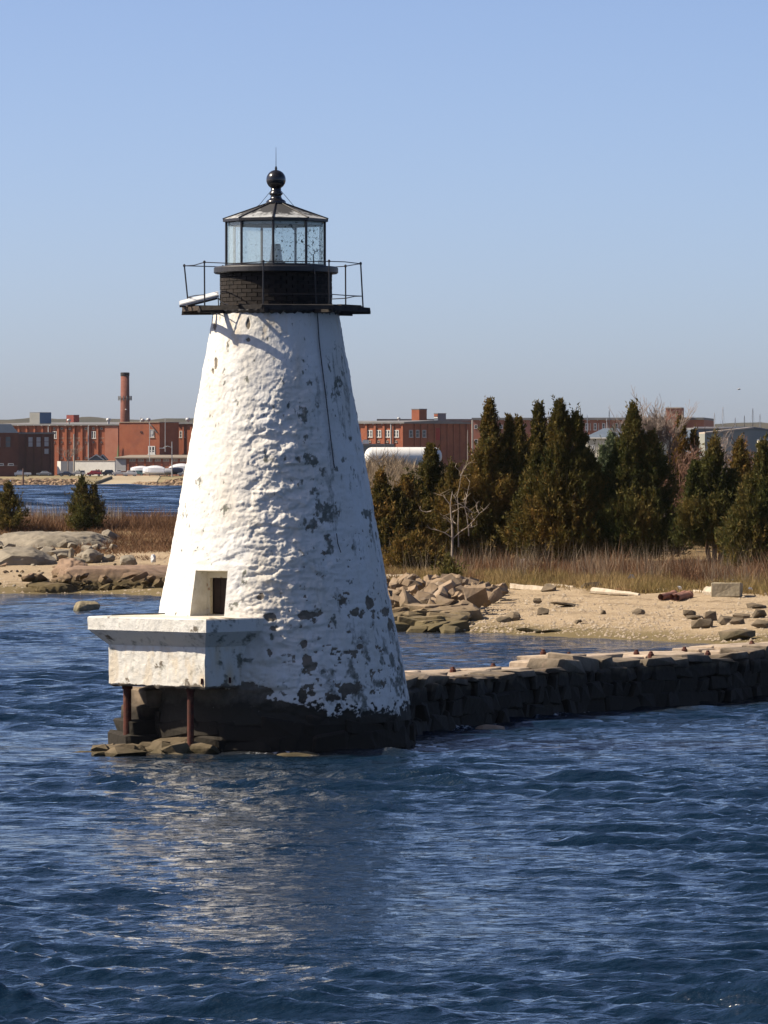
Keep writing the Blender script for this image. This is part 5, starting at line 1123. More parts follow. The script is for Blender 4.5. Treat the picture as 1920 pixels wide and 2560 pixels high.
def window(fc, parent, x0, y0, x1, y1, style='double', fm=None, gm=None):
    fm = fm or WHITE; gm = gm or GLASS
    mb = MB(); t = (x1 - x0) * .12; fc.box(mb, x0, y0, x0 + t, y1, .02, .14); fc.box(mb, x1 - t, y0, x1, y1, .02, .14); fc.box(mb, x0 + t, y0, x1 - t, y0 + t * 1.1, .02, .14); fc.box(mb, x0 - t * .6, y1 - t * 1.4, x1 + t * .6, y1, .02, .22)
    if style == 'double': m_ = (x0 + x1) / 2; fc.box(mb, m_ - t * .75, y0 + t * 1.1, m_ + t * .75, y1 - t * 1.4, .02, .14)
    if style in ('double', 'sash'): c = (y0 + y1) / 2; fc.box(mb, x0 + t, c - t * .3, (x0 + x1) / 2 - t * .76 if style == 'double' else x1 - t, c + t * .3, .02, .10)
    if style == 'double': fc.box(mb, (x0 + x1) / 2 + t * .76, c - t * .3, x1 - t, c + t * .3, .02, .10)
    w_ = mb.build('window', fm, parent)
    fbox(fc, 'pane', gm, w_, x0 + t, y0 + t, x1 - t, y1 - t * 1.3, .01, .06)
    return w_
def footprint(fa, pxa, pxb, depth):
    a = fa.P + fa.d * fa.u(pxa); b = fa.P + fa.d * fa.u(pxb); return [a, b, b - fa.n * depth, a - fa.n * depth]
def zat(fc, px, py): return fc.pt(px, py).z
def ventilator(px, py0, py1, Y, lab):
    a = at(px, py1, Y); h_ = (py1 - py0) / F * Y; r_ = h_ * .45; t = thing('roof_ventilator', a, lab, 'ventilator', 'round ventilators on the mill roofs')
    mb = MB(); mb.lathe(a, [(r_ * .5, a.z - .3), (r_ * .5, a.z + h_ * .35), (r_ * .55, a.z + h_ * .36)], 12); mb.build('neck', GALV, t)
    mb = MB(); mb.lathe(a, [(r_ * .6, a.z + h_ * .34), (r_, a.z + h_ * .5), (r_ * 1.05, a.z + h_ * .7), (r_ * .8, a.z + h_ * .92), (r_ * .2, a.z + h_)], 12); mb.build('turbine', GALV, t, smooth=True)
def left_mill():
    fa = Fac(20, 1512, 24); t = thing('brick_mill', (fa.P.x, fa.P.y, 3.0), 'long red brick mill with pilasters behind the chimney side yard at left', 'building')
    ez = zat(fa, 150, 1064); fp = footprint(fa, -40, 300, 60)
    mb = MB(); mb.prism(fp, 2.5, ez); mb.build('wall', BRICK, t)
    mb = MB(); f2 = footprint(fa, -42, 301, 60); f2 = [f2[0] + fa.n * .9, f2[1] + fa.n * .9, f2[2] - fa.n * 1, f2[3] - fa.n * 1]
    mb.prism(f2, ez + .01, ez + .35); rz = ez + .35
    mid = [(f2[0] + f2[3]) / 2, (f2[1] + f2[2]) / 2]; mb.add([(q.x, q.y, rz + .01) for q in f2] + [(q.x, q.y, rz + .9) for q in mid], [(0, 1, 5, 4), (2, 3, 4, 5), (0, 4, 3), (1, 2, 5)]); mb.build('roof', SLATE, t)
    x = 48.0; k = 0
    while x < 262:
        fbox(fa, 'pilaster', BRICK, t, x - 2.2, 1064.5, x + 2.2, 1196, 0, .45)
        fbox(fa, 'bracket', WHITE, t, x - 1.2, 1062.6, x + 1.2, 1064.4, .46, .9)
        x += 19.7
    fbox(fa, 'plain_bay', BRICKP, t, 264, 1064.5, 297, 1196, .02, .5)
    for x in (123, 223): fbox(fa, 'downpipe', GALV, t, x - .9, 1062, x + .9, 1195, .5, .7)
    for (x0, x1) in ((132, 142), (229, 240)): window(fa, t, x0, 1078, x1, 1097)
    for x in (37, ): window(fa, t, x - 4, 1074, x + 4, 1079, 'plain')
    for x in (136, 155, 175, 195, 215, 234, 254):
        if x not in (195,): window(fa, t, x - 2.6, 1068.5, x + 2.6, 1074.5, 'plain', mat_pale)
        window(fa, t, x - 2.0, 1103, x + 2.0, 1108.5, 'plain', mat_sill)
        if x > 150: window(fa, t, x - 2.4, 1142, x + 2.4, 1148, 'plain', mat_sill)
    for x in range(145, 262, 20): fbox(fa, 'sill_band', mat_pale, t, x + 2.6, 1094.6, x + 15.5, 1095.6, .0, .08)
    # roof top plant
    b = Fac(74, 1516, 24); h = thing('rooftop_plant_room', (b.P.x, b.P.y, ez), 'grey and blue box shaped plant room on the mill roof, left of the red one', 'plant room'); c = Fac(99, b.pt(99, 1050).y, -24)
    fp = [b.P, b.P + b.d * b.u(99), c.P + c.d * c.u(128), b.P + c.d * c.u(128)]; zt = zat(b, 90, 1032)
    mb = MB(); mb.prism([(q.x, q.y) for q in fp], ez + .2, zt); mb.build('wall', mat('pale_grey_panel', (.33, .33, .30), (.40, .39, .35), .5), h)
    fbox(c, 'blue_cladding', mat('blue_cladding', (.085, .15, .25), (.10, .17, .27), .4), h, 99.3, 1032.5, 127.8, 1057.5, .02, .1); mb = MB(); mb.prism([(q.x, q.y) for q in fp], zt + .01, zt + .15); mb.build('roof', SLATE, h)
    b = Fac(166, 1540, 24); h = thing('rooftop_plant_room', (b.P.x, b.P.y, ez), 'small red box on the mill roof left of the tall chimney', 'plant room'); c = Fac(184, b.pt(184, 1050).y, -24); zt = zat(b, 170, 1038)
    fp = [b.P, b.P + b.d * b.u(184), c.P + c.d * c.u(198), b.P + c.d * c.u(198)]; mb = MB(); mb.prism([(q.x, q.y) for q in fp], ez + .2, zt); mb.build('wall', mat('red_panel', (.38, .09, .07), (.32, .08, .06), .5), h); mb = MB(); mb.prism([(q.x, q.y) for q in fp], zt + .01, zt + .12); mb.build('roof', SLATE, h)
    for px, y0, y1, lab in ((172, 1047, 1056, 'round roof ventilator just below the small red rooftop box'), (271, 1045, 1056, 'round roof ventilator left of the tall brick chimney'), (357, 1046, 1055, 'round roof ventilator right of chimney, middle of the parapet'), (371, 1045, 1055, 'round roof ventilator near the right end of the brick block'), (470, 1044, 1056, 'round roof ventilator beside the tower edge on the far mill wing')):
        ventilator(px, y0, y1 + 2, 1500, lab)
mat_pale = mat('pale_masonry_trim', (.48, .40, .32)); mat_sill = mat('brick_sill', (.32, .17, .12))
left_mill()
def mill_block():
    fa = Fac(298, 1486, 24); t = thing('brick_block', (fa.P.x, fa.P.y, 3.0), 'square red brick block with pale parapet right of the chimney', 'building'); zt = zat(fa, 350, 1056)
    fb = Fac(399, fa.pt(399, 1100).y, -32); fp = [fa.P, fb.P, fb.P + fb.d * fb.u(447), fa.P + fb.d * fb.u(447)]
    mb = MB(); mb.prism([(q.x, q.y) for q in fp], 2.5, zt); mb.build('wall', BRICK, t)
    fbox(fa, 'coping', mat_pale, t, 297, 1054.6, 399, 1056.3, -.3, .25); fbox(fb, 'coping', SLATE, t, 399.6, 1055.2, 447, 1056.3, -.3, .2)
    window(fa, t, 374, 1073, 386, 1095, 'sash', mat_pale, BOARD); fbox(fa, 'hoist_beam', GALV, t, 378, 1076, 384, 1086, .15, .25)
    d = window(fa, t, 371, 1115, 388, 1138, 'double'); fbox(fa, 'lower_panel', WHITE, d, 373, 1130, 386, 1137, .07, .12)
    window(fa, t, 351, 1078, 356, 1082, 'plain', BRICKD)
    mb = MB(); mb.tube([fa.pt(374, 1058, .4), fa.pt(380, 1064, .5), fa.pt(394, 1083, .3)], .14, 6); mb.build('stay_pipe', SLATE, t)
    mb = MB(); p = [fa.pt(294, 1143, .5), fa.pt(298.5, 1143, .5), fa.pt(298, 1110, .5)]; mb.add([*p, *[q + fa.n * .2 for q in p]], [(0, 1, 2), (5, 4, 3), (0, 3, 4, 1), (1, 4, 5, 2), (2, 5, 3, 0)]); mb.build('green_stain_panel', mat('verdigris', (.16, .22, .10), (.2, .25, .13), 1), t)
    fw = Fac(440, fb.pt(440, 1100).y + 6, 24); w_ = thing('mill_wing', (fw.P.x, fw.P.y, 3.0), 'far red brick mill wing partly hidden by the white tower', 'building'); zw = zat(fw, 460, 1060)
    fp = footprint(fw, 441, 560, 30); mb = MB(); mb.prism(fp, 2.5, zw); mb.build('wall', BRICK, w_)
    for x in (459, 479, 499): fbox(fw, 'pilaster', BRICK, w_, x - 2, 1061, x + 2, 1195, 0, .4)
    mb = MB(); mb.prism([q + fw.n * (.8 if i < 2 else 0) for i, q in enumerate(fp)], zw + .01, zw + .6); mb.build('roof', SLATE, w_); window(fw, w_, 449, 1077, 462, 1095)
    # tall boiler chimney
    Y = 1560; c = at(312.5, 1160, Y); k = Y / F; t = thing('mill_chimney', (c.x, c.y, 3.0), 'tall round brick chimney with antennas, standing over the left mill', 'chimney'); zt = at(0, 931, Y).z; zb = 3.0
    mb = MB(); mb.lathe(c, [(13.5 * k, zb), (10.6 * k, zt - 1.2)], 28); mb.build('shaft', mat('chimney_brick', (.17, .060, .042), (.22, .085, .06), .6, .9, stretch=(1, 1, 3)), t, smooth=True)
    mb = MB(); mb.lathe(c, [(10.7 * k, zt - 1.2), (11.3 * k, zt - 1.0), (11.3 * k, zt - .1), (9 * k, zt)], 28); mb.build('cap', mat('soot', (.03, .027, .027)), t)
    z0 = at(0, 1001, Y).z; z1 = at(0, 990, Y).z; zm = (z0 + z1) / 2
    mb = MB(); 
    for q in range(24):
        a0, a1 = 2 * math.pi * q / 24, 2 * math.pi * (q + 1) / 24; mb.tube([c + Vector((math.sin(a0) * 14.5 * k, math.cos(a0) * 14.5 * k, zm - c.z)), c + Vector((math.sin(a1) * 14.5 * k, math.cos(a1) * 14.5 * k, zm - c.z))], .08, 5)
    mb.build('antenna_ring', IRON, t)
    for q in range(12):
        a = 2 * math.pi * q / 12 + .15; p = c + Vector((math.sin(a) * 16.5 * k, math.cos(a) * 16.5 * k, 0)); mb = MB(); mb.box((p.x, p.y, zm), (.32, .22, z1 - z0), (Vector((math.cos(a), -math.sin(a), 0)), Vector((math.sin(a), math.cos(a), 0)), Z3)); mb.tube([(p.x, p.y, zm), (c.x + math.sin(a) * 11.6 * k, c.y + math.cos(a) * 11.6 * k, zm)], .06, 5); mb.build('antenna', SLATE, t)
    mb = MB(); p = c + Vector((.35, -11.9 * k, 0)); mb.lathe(p, [(.22, at(0, 1025, Y).z), (.3, at(0, 1023.6, Y).z), (.2, at(0, 1022.5, Y).z)], 8); mb.build('lamp', WHITE, t)
mill_block()
def powerhouse():
    fb = Fac(-30, 1440, -28); t = thing('dark_brick_hall', (fb.P.x, fb.P.y, 3.0), 'shaded dark brick hall with slate mansard roof at the left edge', 'building')
    z1 = zat(fb, 20, 1082); z2 = zat(fb, 20, 1060); a = fb.P + fb.d * fb.u(-40); b = fb.P + fb.d * fb.u(46); c = b + (-fb.n) * 14; d = a - fb.n * 14
    mb = MB(); mb.prism([(q.x, q.y) for q in (a, b, c, d)], 2.5, z1); mb.build('wall', BRICKD, t)
    i_ = 2.4; cc = (a + b + c + d) / 4; up = [q + (cc - q).normalized() * i_ for q in (a, b, c, d)]
    mb = MB(); mb.add([(q.x, q.y, z1 + .01) for q in (a, b, c, d)] + [(q.x, q.y, z2) for q in up], [(3, 2, 1, 0), (4, 5, 6, 7), (0, 1, 5, 4), (1, 2, 6, 5), (2, 3, 7, 6), (3, 0, 4, 7)]); mb.build('roof', BLUEROOF, t)
    for x in (-6, 20): w_ = window(fb, t, x - 8, 1090, x + 8, 1120, 'sash', BRICKD, BOARD if x < 0 else GLASS)
    fc = Fac(42, 1452, -26); t2 = thing('dark_brick_annex', (fc.P.x, fc.P.y, 3.0), 'dark brick annex with three tall boarded windows beside the hall', 'building'); zt = zat(fc, 100, 1085)
    a = fc.P; b = fc.P + fc.d * fc.u(135); mb = MB(); mb.prism([(q.x, q.y) for q in (a, b, b - fc.n * 9, a - fc.n * 9)], 2.5, zt); mb.build('wall', BRICKD, t2)
    mb = MB(); mb.prism([(q.x, q.y) for q in (a + fc.n * .4, b + fc.n * .4 + fc.d * .4, b - fc.n * 9.4 + fc.d * .4, a - fc.n * 9.4)], zt + .01, zt + .5); mb.build('roof', SLATE, t2)
    for x0, x1, y1 in ((69, 83, 1119), (89, 103, 1119), (109, 123, 1118)): window(fc, t2, x0, 1091, x1, y1, 'sash', BRICKD, BOARD)
    window(fc, t2, 109, 1120, 123, 1137, 'plain', BRICKD, BOARD)
    for x in (66, 86, 106, 127): fbox(fc, 'pilaster', BRICKD, t2, x - 1.6, 1087, x + 1.6, 1192, 0, .3)
    fd = Fac(-20, 1420, -10); t3 = thing('low_brick_shed', (fd.P.x, fd.P.y, 3.0), 'low dark red brick shed with white strip windows at left edge', 'building'); zt = zat(fd, 20, 1165); fp = footprint(fd, -30, 42, 6); mb = MB(); mb.prism(fp, 2.4, zt); mb.build('wall', BRICKD, t3)
    for x in (2, 27): window(fd, t3, x - 7, 1158, x + 7, 1164.8, 'plain', WHITE, GLASS)
    mb = MB(); mb.prism([q + fd.n * (.3 if i < 2 else 0) for i, q in enumerate(footprint(fd, -31, 44, 6))], zt + .01, zt + .10); mb.build('roof', SLATE, t3)
powerhouse()
def yard():
    fa = Fac(187, 1450, 28); t = thing('white_wall', (fa.P.x, fa.P.y, 3.0), 'long bright white wall below the left brick mill', 'wall'); fp = footprint(fa, 187, 287, .5); mb = MB(); mb.prism(fp, 2.6, zat(fa, 230, 1153)); mb.build('panel_face', WHITE, t); fbox(fa, 'coping', mat_pale, t, 187, 1151.6, 287, 1152.9, -.6, .15)
    fl = Fac(143, 1446, 55); t = thing('box_trailer', (fl.P.x, fl.P.y, 3.0), 'white box trailer standing beside the dark brick annex', 'trailer'); fr = Fac(152, fl.pt(152, 1160).y, -18); fp = [fl.P, fr.P, fr.P + fr.d * fr.u(184), fl.P + fr.d * fr.u(184)]
    mb = MB(); mb.prism([(q.x, q.y) for q in fp], 3.5, zat(fr, 160, 1153)); mb.build('cargo_box', WHITE, t); mb = MB(); mb.prism([(q.x, q.y) for q in fp], 3.2, 3.49); mb.build('chassis', IRON, t)
    for x in (156, 176, 180):
        c = fr.pt(x, 1160, .05); mb = MB(); mb.tube([Vector((c.x, c.y, 3.35)) - fr.n * .5, Vector((c.x, c.y, 3.35)) + fr.n * .1], .45, 12); mb.build('wheel', IRON, t)
    # low shed with a row of windows
    fs = Fac(287, 1470, 18); t = thing('low_brick_shop', (fs.P.x, fs.P.y, 3.0), 'long low brick workshop with a row of windows behind the parked boats', 'building'); zt = zat(fs, 380, 1146); fp = footprint(fs, 288, 560, 12)
    mb = MB(); mb.prism(fp, 2.5, zt); mb.build('wall', BRICKP, t); mb = MB(); f2 = [q + fs.n * (.8 if i < 2 else -.3) for i, q in enumerate(fp)]; zb = zt + .75
    mb.add([(f2[0].x, f2[0].y, zt + .01), (f2[1].x, f2[1].y, zt + .01), (f2[2].x, f2[2].y, zb), (f2[3].x, f2[3].y, zb), (f2[0].x, f2[0].y, zt + .3), (f2[1].x, f2[1].y, zt + .3), (f2[2].x, f2[2].y, zb + .3), (f2[3].x, f2[3].y, zb + .3)], [(3, 2, 1, 0), (4, 5, 6, 7), (0, 1, 5, 4), (1, 2, 6, 5), (2, 3, 7, 6), (3, 0, 4, 7)]); mb.build('roof', mat('brown_roofing', (.24, .20, .16), (.3, .26, .21), .4), t)
    fbox(fs, 'grey_door_bay', BOARD, t, 289, 1148, 315, 1178, .02, .12)
    for k, x in enumerate(range(326, 545, 21)): window(fs, t, x - 1, 1147, x + 13, 1154, 'double', mat_pale); fbox(fs, 'pilaster', BRICK, t, x - 7, 1147, x - 3, 1180, .0, .25)
    # twin gables
    for px, w_, lab in ((240, 34, 'small gabled roof with white edges showing above the white wall'), (256, 18, 'second smaller gable right behind the white edged one')):
        Y = 1456 + (px > 250) * 4; c = at(px, 1151, Y); h_ = w_ / F * Y / 2; t = thing('gabled_shed', (c.x, c.y, 3.0), lab, 'shed'); zt = at(px, 1138, Y).z; zb = at(px, 1149, Y).z
        mb = MB(); mb.add([(c.x - h_, c.y, 2.6), (c.x + h_, c.y, 2.6), (c.x + h_, c.y, zb), (c.x, c.y, zt), (c.x - h_, c.y, zb), (c.x - h_, c.y + 6, 2.6), (c.x + h_, c.y + 6, 2.6), (c.x + h_, c.y + 6, zb), (c.x, c.y + 6, zt), (c.x - h_, c.y + 6, zb)], [(0, 1, 2, 3, 4), (9, 8, 7, 6, 5), (0, 5, 6, 1), (1, 6, 7, 2), (4, 9, 5, 0)]); mb.build('wall', BLUEROOF, t)
        for s_ in (-1, 1):
            e = Vector((c.x + s_ * (h_ + .4), c.y - .4, zb - .15)); r_ = Vector((c.x, c.y - .4, zt + .12)); n_ = Vector((0, 6.8, 0)); up = Vector((0, 0, .14)); mb = MB(); q = [e, r_, r_ + n_, e + n_]; mb.add(q + [v + up for v in q], [(3, 2, 1, 0), (4, 5, 6, 7), (0, 1, 5, 4), (1, 2, 6, 5), (2, 3, 7, 6), (3, 0, 4, 7)]); ro = mb.build('roof', SLATE, t)
            mb = MB(); mb.add([e + Vector((0, -.06, -.12)), r_ + Vector((0, -.06, -.12)), r_ + Vector((0, -.06, .16)), e + Vector((0, -.06, .16))], [(0, 1, 2, 3)]); md = mb.build('verge_board', WHITE, ro)
    # gravel heap
    rr = random.Random(5); c = at(245, 1178, 1440); t = thing('stone_heap', (c.x, c.y, 3.0), 'heap of brown rubble in front of the white wall', 'rubble heap')
    for k in range(70):
        f = rr.gauss(0, .42); d_ = rr.uniform(-1.2, 1.2); hh = 1.75 * max(0, 1 - abs(f) ** 1.3) * rr.uniform(.3, 1); inst('rubble_stone', rr.choice(ROCKS), RUB, t, (c.x + f * 4.2, c.y + d_, 3.0 + hh), (rr.uniform(.4, .9), rr.uniform(.4, .9), rr.uniform(.3, .6)), (rr.random(), rr.random(), rr.random() * 6))
yard()

# ---- vehicles
TYRE = mat('tyre_rubber', (.015, .015, .016), rough=.9); HUB = mat('wheel_hub', (.4, .4, .41), metal=.6, rough=.4); LAMP = mat('lamp_glass', (.7, .7, .66), rough=.2)
def car(px, pyb, Y, L, kind, colr, lab, face=-1, yaw=0.0):
    """side-on vehicle, front towards face"""
    x = (px - 960) / F * Y; g = fz(x, Y) + .02; Wd = 1.8
    prof = {'suv': ([(-.5, .30), (-.5, .55), (-.47, .60), (-.30, .66), (-.20, .98), (.36, 1.0), (.47, .66), (.5, .55), (.5, .30)], 1.75, (-.19, .35), (.66, .95)),
            'sedan': ([(-.5, .26), (-.5, .50), (-.46, .58), (-.24, .66), (-.10, .98), (.20, 1.0), (.36, .68), (.49, .62), (.5, .28)], 1.42, (-.12, .24), (.66, .95)),
            'pickup': ([(-.5, .28), (-.5, .54), (-.47, .60), (-.27, .64), (-.19, .97), (.06, 1.0), (.10, .62), (.49, .60), (.5, .28)], 1.8, (-.18, .05), (.64, .95)),
            'wagon': ([(-.5, .28), (-.5, .52), (-.46, .58), (-.28, .66), (-.18, .97), (.44, 1.0), (.49, .62), (.5, .28)], 1.6, (-.17, .42), (.66, .95))}[kind]
    P, hh, wx, wz = prof; t = thing('parked_car' if kind != 'pickup' else 'pickup_truck', (x, Y, g), lab, 'car' if kind != 'pickup' else 'pickup', 'vehicles parked on the far shore'); t.rotation_euler.z = yaw
    s_ = -face; n = len(P); mb = MB(); vs = []
    for w_ in (-Wd / 2, Wd / 2):
        for (a, b) in P: vs.append((x + s_ * a * L, Y + w_ * (1 if b < .7 else .86), g + b * hh))
    mb.add(vs, [tuple(range(n)), tuple(range(2 * n - 1, n - 1, -1))] + [(i, n + i, n + (i + 1) % n, (i + 1) % n) for i in range(n)])
    body = mb.build('body', mat('car_paint_' + lab[:12].replace(' ', '_'), colr, rough=.25, spec=.6), t, bevel=.05)
    for sd in (-1, 1):
        mb = MB(); y0 = Y + sd * (Wd / 2 * .93 + .03); y1 = Y + sd * (Wd / 2 * .87 + .03); a, b = wx; z0, z1 = wz; mb.add([(x + s_ * (a - .04) * L, y0, g + z0 * hh), (x + s_ * (b + .04) * L, y0, g + z0 * hh), (x + s_ * b * L, y1, g + z1 * hh), (x + s_ * (a + .04) * L, y1, g + z1 * hh)], [(0, 1, 2, 3)]); mb.build('side_window', GLASS, body)
        for a in (-.31, .31):
            wh = MB(); c = Vector((x + a * L, Y + sd * (Wd / 2 - .12), g + .33)); wh.tube([c - Vector((0, .11, 0)), c + Vector((0, .14 * sd + .0, 0)) + Vector((0, .11, 0))], .33, 14); w_ = wh.build('wheel', TYRE, t); hb = MB(); hb.tube([c + Vector((0, sd * .20, 0)), c + Vector((0, sd * .28, 0))], .18, 10); hb.build('rim', HUB, w_)
        hl = MB(); c = Vector((x - s_ * (.5 * L + .0), Y + sd * .62, g + .46 * hh)); hl.box(c, (.08, .34, .16)); hl.build('headlight', LAMP, t)
    a = P[3]; b = P[4]; mb = MB(); q = .06; mb.add([(x + s_ * (a[0] * (1 - q) + b[0] * q - .008) * L, Y - .72, g + (a[1] + .03) * hh), (x + s_ * (a[0] * (1 - q) + b[0] * q - .008) * L, Y + .72, g + (a[1] + .03) * hh), (x + s_ * (b[0] - .012) * L, Y + .66, g + (b[1] - .02) * hh), (x + s_ * (b[0] - .012) * L, Y - .66, g + (b[1] - .02) * hh)], [(0, 1, 2, 3)]); mb.build('windscreen', GLASS, body)
    return t
car(54, 1194, 1422, 5.5, 'pickup', (.66, .68, .70), 'white pickup truck parked at the left, behind the wooden piling')
car(164, 1194, 1424, 3.9, 'sedan', (.025, .035, .07), 'dark blue hatchback parked alone below the box trailer')
car(236, 1193, 1426, 4.1, 'suv', (.34, .02, .025), 'red car parked behind the small lone cedar')
car(270, 1192, 1432, 3.4, 'suv', (.02, .022, .035), 'black car parked next to the red one')
car(299, 1193, 1428, 4.2, 'pickup', (.5, .5, .5), 'silver pickup parked between black and white cars')
car(326, 1194, 1425, 3.8, 'suv', (.66, .66, .65), 'white car at the head of the launching ramp')
car(344, 1190, 1431, 3.6, 'wagon', (.13, .24, .22), 'greenish wagon parked behind the white car')
car(110, 1193, 1428, 4.2, 'sedan', (.30, .31, .33), 'grey car parked between the white pickup and the dark hatchback')
car(196, 1193, 1430, 4.0, 'wagon', (.55, .54, .50), 'cream wagon parked just left of the lone small cedar')
car(405, 1192, 1436, 4.4, 'suv', (.10, .11, .13), 'charcoal car parked behind the short grey boat')
car(462, 1192, 1428, 4.0, 'sedan', (.42, .42, .43), 'silver car almost hidden by the tower edge')
SHRINK = mat('shrink_wrap', (.74, .75, .77), (.66, .67, .7), .6, .45); HULLB = mat('navy_hull', (.012, .015, .035), rough=.3)
def yard_boat(px, Y, L, hgt, lab, hull, cover, bow=-1):
    x = (px - 960) / F * Y; g = fz(x, Y); t = thing('stored_boat', (x, Y, g), lab, 'boat', 'boats stored ashore'); n = 9
    def sec(f):         # half beam, keel z, sheer z
        b = 1.25 * (1 - max(0, f) ** 2.4) ** .6 if f < 1 else .02; return max(b, .03), .45 + .5 * max(0, f) ** 3, 1.45 + .35 * max(0, f) ** 2
    mb = MB(); cv = MB()
    for i in range(n):
        f = -1 + 2 * i / (n - 1); b, k, s_ = sec(f); X = x + bow * f * L / 2
        for q in ((-b, s_), (-b * .8, (k + s_) / 2), (0, k), (b * .8, (k + s_) / 2), (b, s_)): mb.v.append((X, Y + q[0], g + q[1]))
        top = s_ + (hgt - 1.5) * (1 - .5 * abs(f + .15) ** 2.2); 
        for q in ((-b - .05, s_ - .25), (-b * .75, s_ + (top - s_) * .62), (0, top), (b * .75, s_ + (top - s_) * .62), (b + .05, s_ - .25)): cv.v.append((X, Y + q[0], g + q[1]))
    for m_ in (mb, cv):
        for i in range(n - 1):
            for c in range(4): m_.f.append((i * 5 + c, i * 5 + c + 1, i * 5 + c + 6, i * 5 + c + 5))
        m_.f += [(0, 1, 2, 3, 4), tuple((n - 1) * 5 + q for q in (4, 3, 2, 1, 0))]
    mb.build('hull', hull, t, smooth=False); cv.build('cover', cover, t)
    for f in (-.55, .35):
        for s_ in (-1, 1): q = MB(); q.tube([(x + bow * f * L / 2, Y + s_ * 1.2, g), (x + bow * f * L / 2, Y + s_ * .85, g + .95)], .05, 6); q.build('jack_stand', IRON, t)
yard_boat(384, 1425, 6.2, 3.2, 'large boat under white shrink wrap beside the launching ramp', SHRINK, SHRINK)
yard_boat(350, 1440, 5.5, 2.9, 'smaller white wrapped boat behind the greenish wagon', SHRINK, SHRINK)
yard_boat(416, 1428, 3.4, 2.3, 'short grey covered boat right of the large wrapped one', BOARD, BOARD)
yard_boat(438, 1430, 4.6, 2.5, 'dark navy boat next to the tower edge', HULLB, HULLB)
yard_boat(450, 1444, 6.5, 3.6, 'white topped boat behind the dark navy one', SHRINK, SHRINK)
# ---- poles
def pole(px, py0, py1, Y, r_, m, lab, arm=None, cat='pole', name='utility_pole', group=None):
    a = at(px, py1, Y); b = at(px, py0, Y); t = thing(name, a, lab, cat, group); mb = MB(); mb.tube([a + Vector((0, 0, -.5)), b], [r_, r_ * .7], 8); mb.build('shaft', m, t)
    if arm:
        e = at(px + arm[0], arm[1], Y); h_ = at(px, arm[1] - 1, Y); mb = MB(); mb.tube([h_, h_.lerp(e, .5) + Vector((0, 0, .5)), e + Vector((0, 0, .1))], .09, 6); ao = mb.build('arm', m, t); mb = MB(); mb.hull([e + Vector((sx * .8 - .3, sy * .25, sz * .16)) for sx in (-1, 1) for sy in (-1, 1) for sz in (-1, .4)]); mb.build('lamp_head', mat('lamp_head', (.6, .6, .58)), ao)
    return t
pole(430, 1104, 1192, 1420, .17, GALV, 'street lamp with curved arm close to the tower edge', (-22, 1120), 'street lamp', 'street_lamp')
pole(185, 1085, 1182, 1438, .28, POLE, 'thick grey utility pole in front of the left mill')
pole(413, 1046, 1125, 1478, .12, GALV, 'thin vent mast against the dark side of the brick block')
pole(374, 1056, 1150, 1455, .11, GALV, 'thin pole in front of the brick block windows')
pole(58, 1171, 1219, 1385, .28, mat('brown_piling', (.14, .07, .05), (.1, .06, .045), 1), 'brown wooden piling at the floating dock near the pickup', name='dock_piling', cat='piling')
pole(1181, 1050, 1150, 1455, .34, POLE, 'stout utility pole where the two right mill wings meet')
pole(1169, 1075, 1150, 1455, .12, POLE, 'slanting brace left of the stout utility pole', name='pole_brace')
for px, y0, lab in ((352, 1044, 'short metal flue on the brick block roof'),):
    pole(px, y0, 1058, 1500, .3, GALV, lab, name='roof_flue', cat='flue')
bare_tree(170, 1186, 1092, 1432, 31, TWIGD, 'thin bare tree standing before the box trailer on the far shore', depth=4, r=.22, mul=3, spread=.5, name='bare_tree', trunkf=.4)
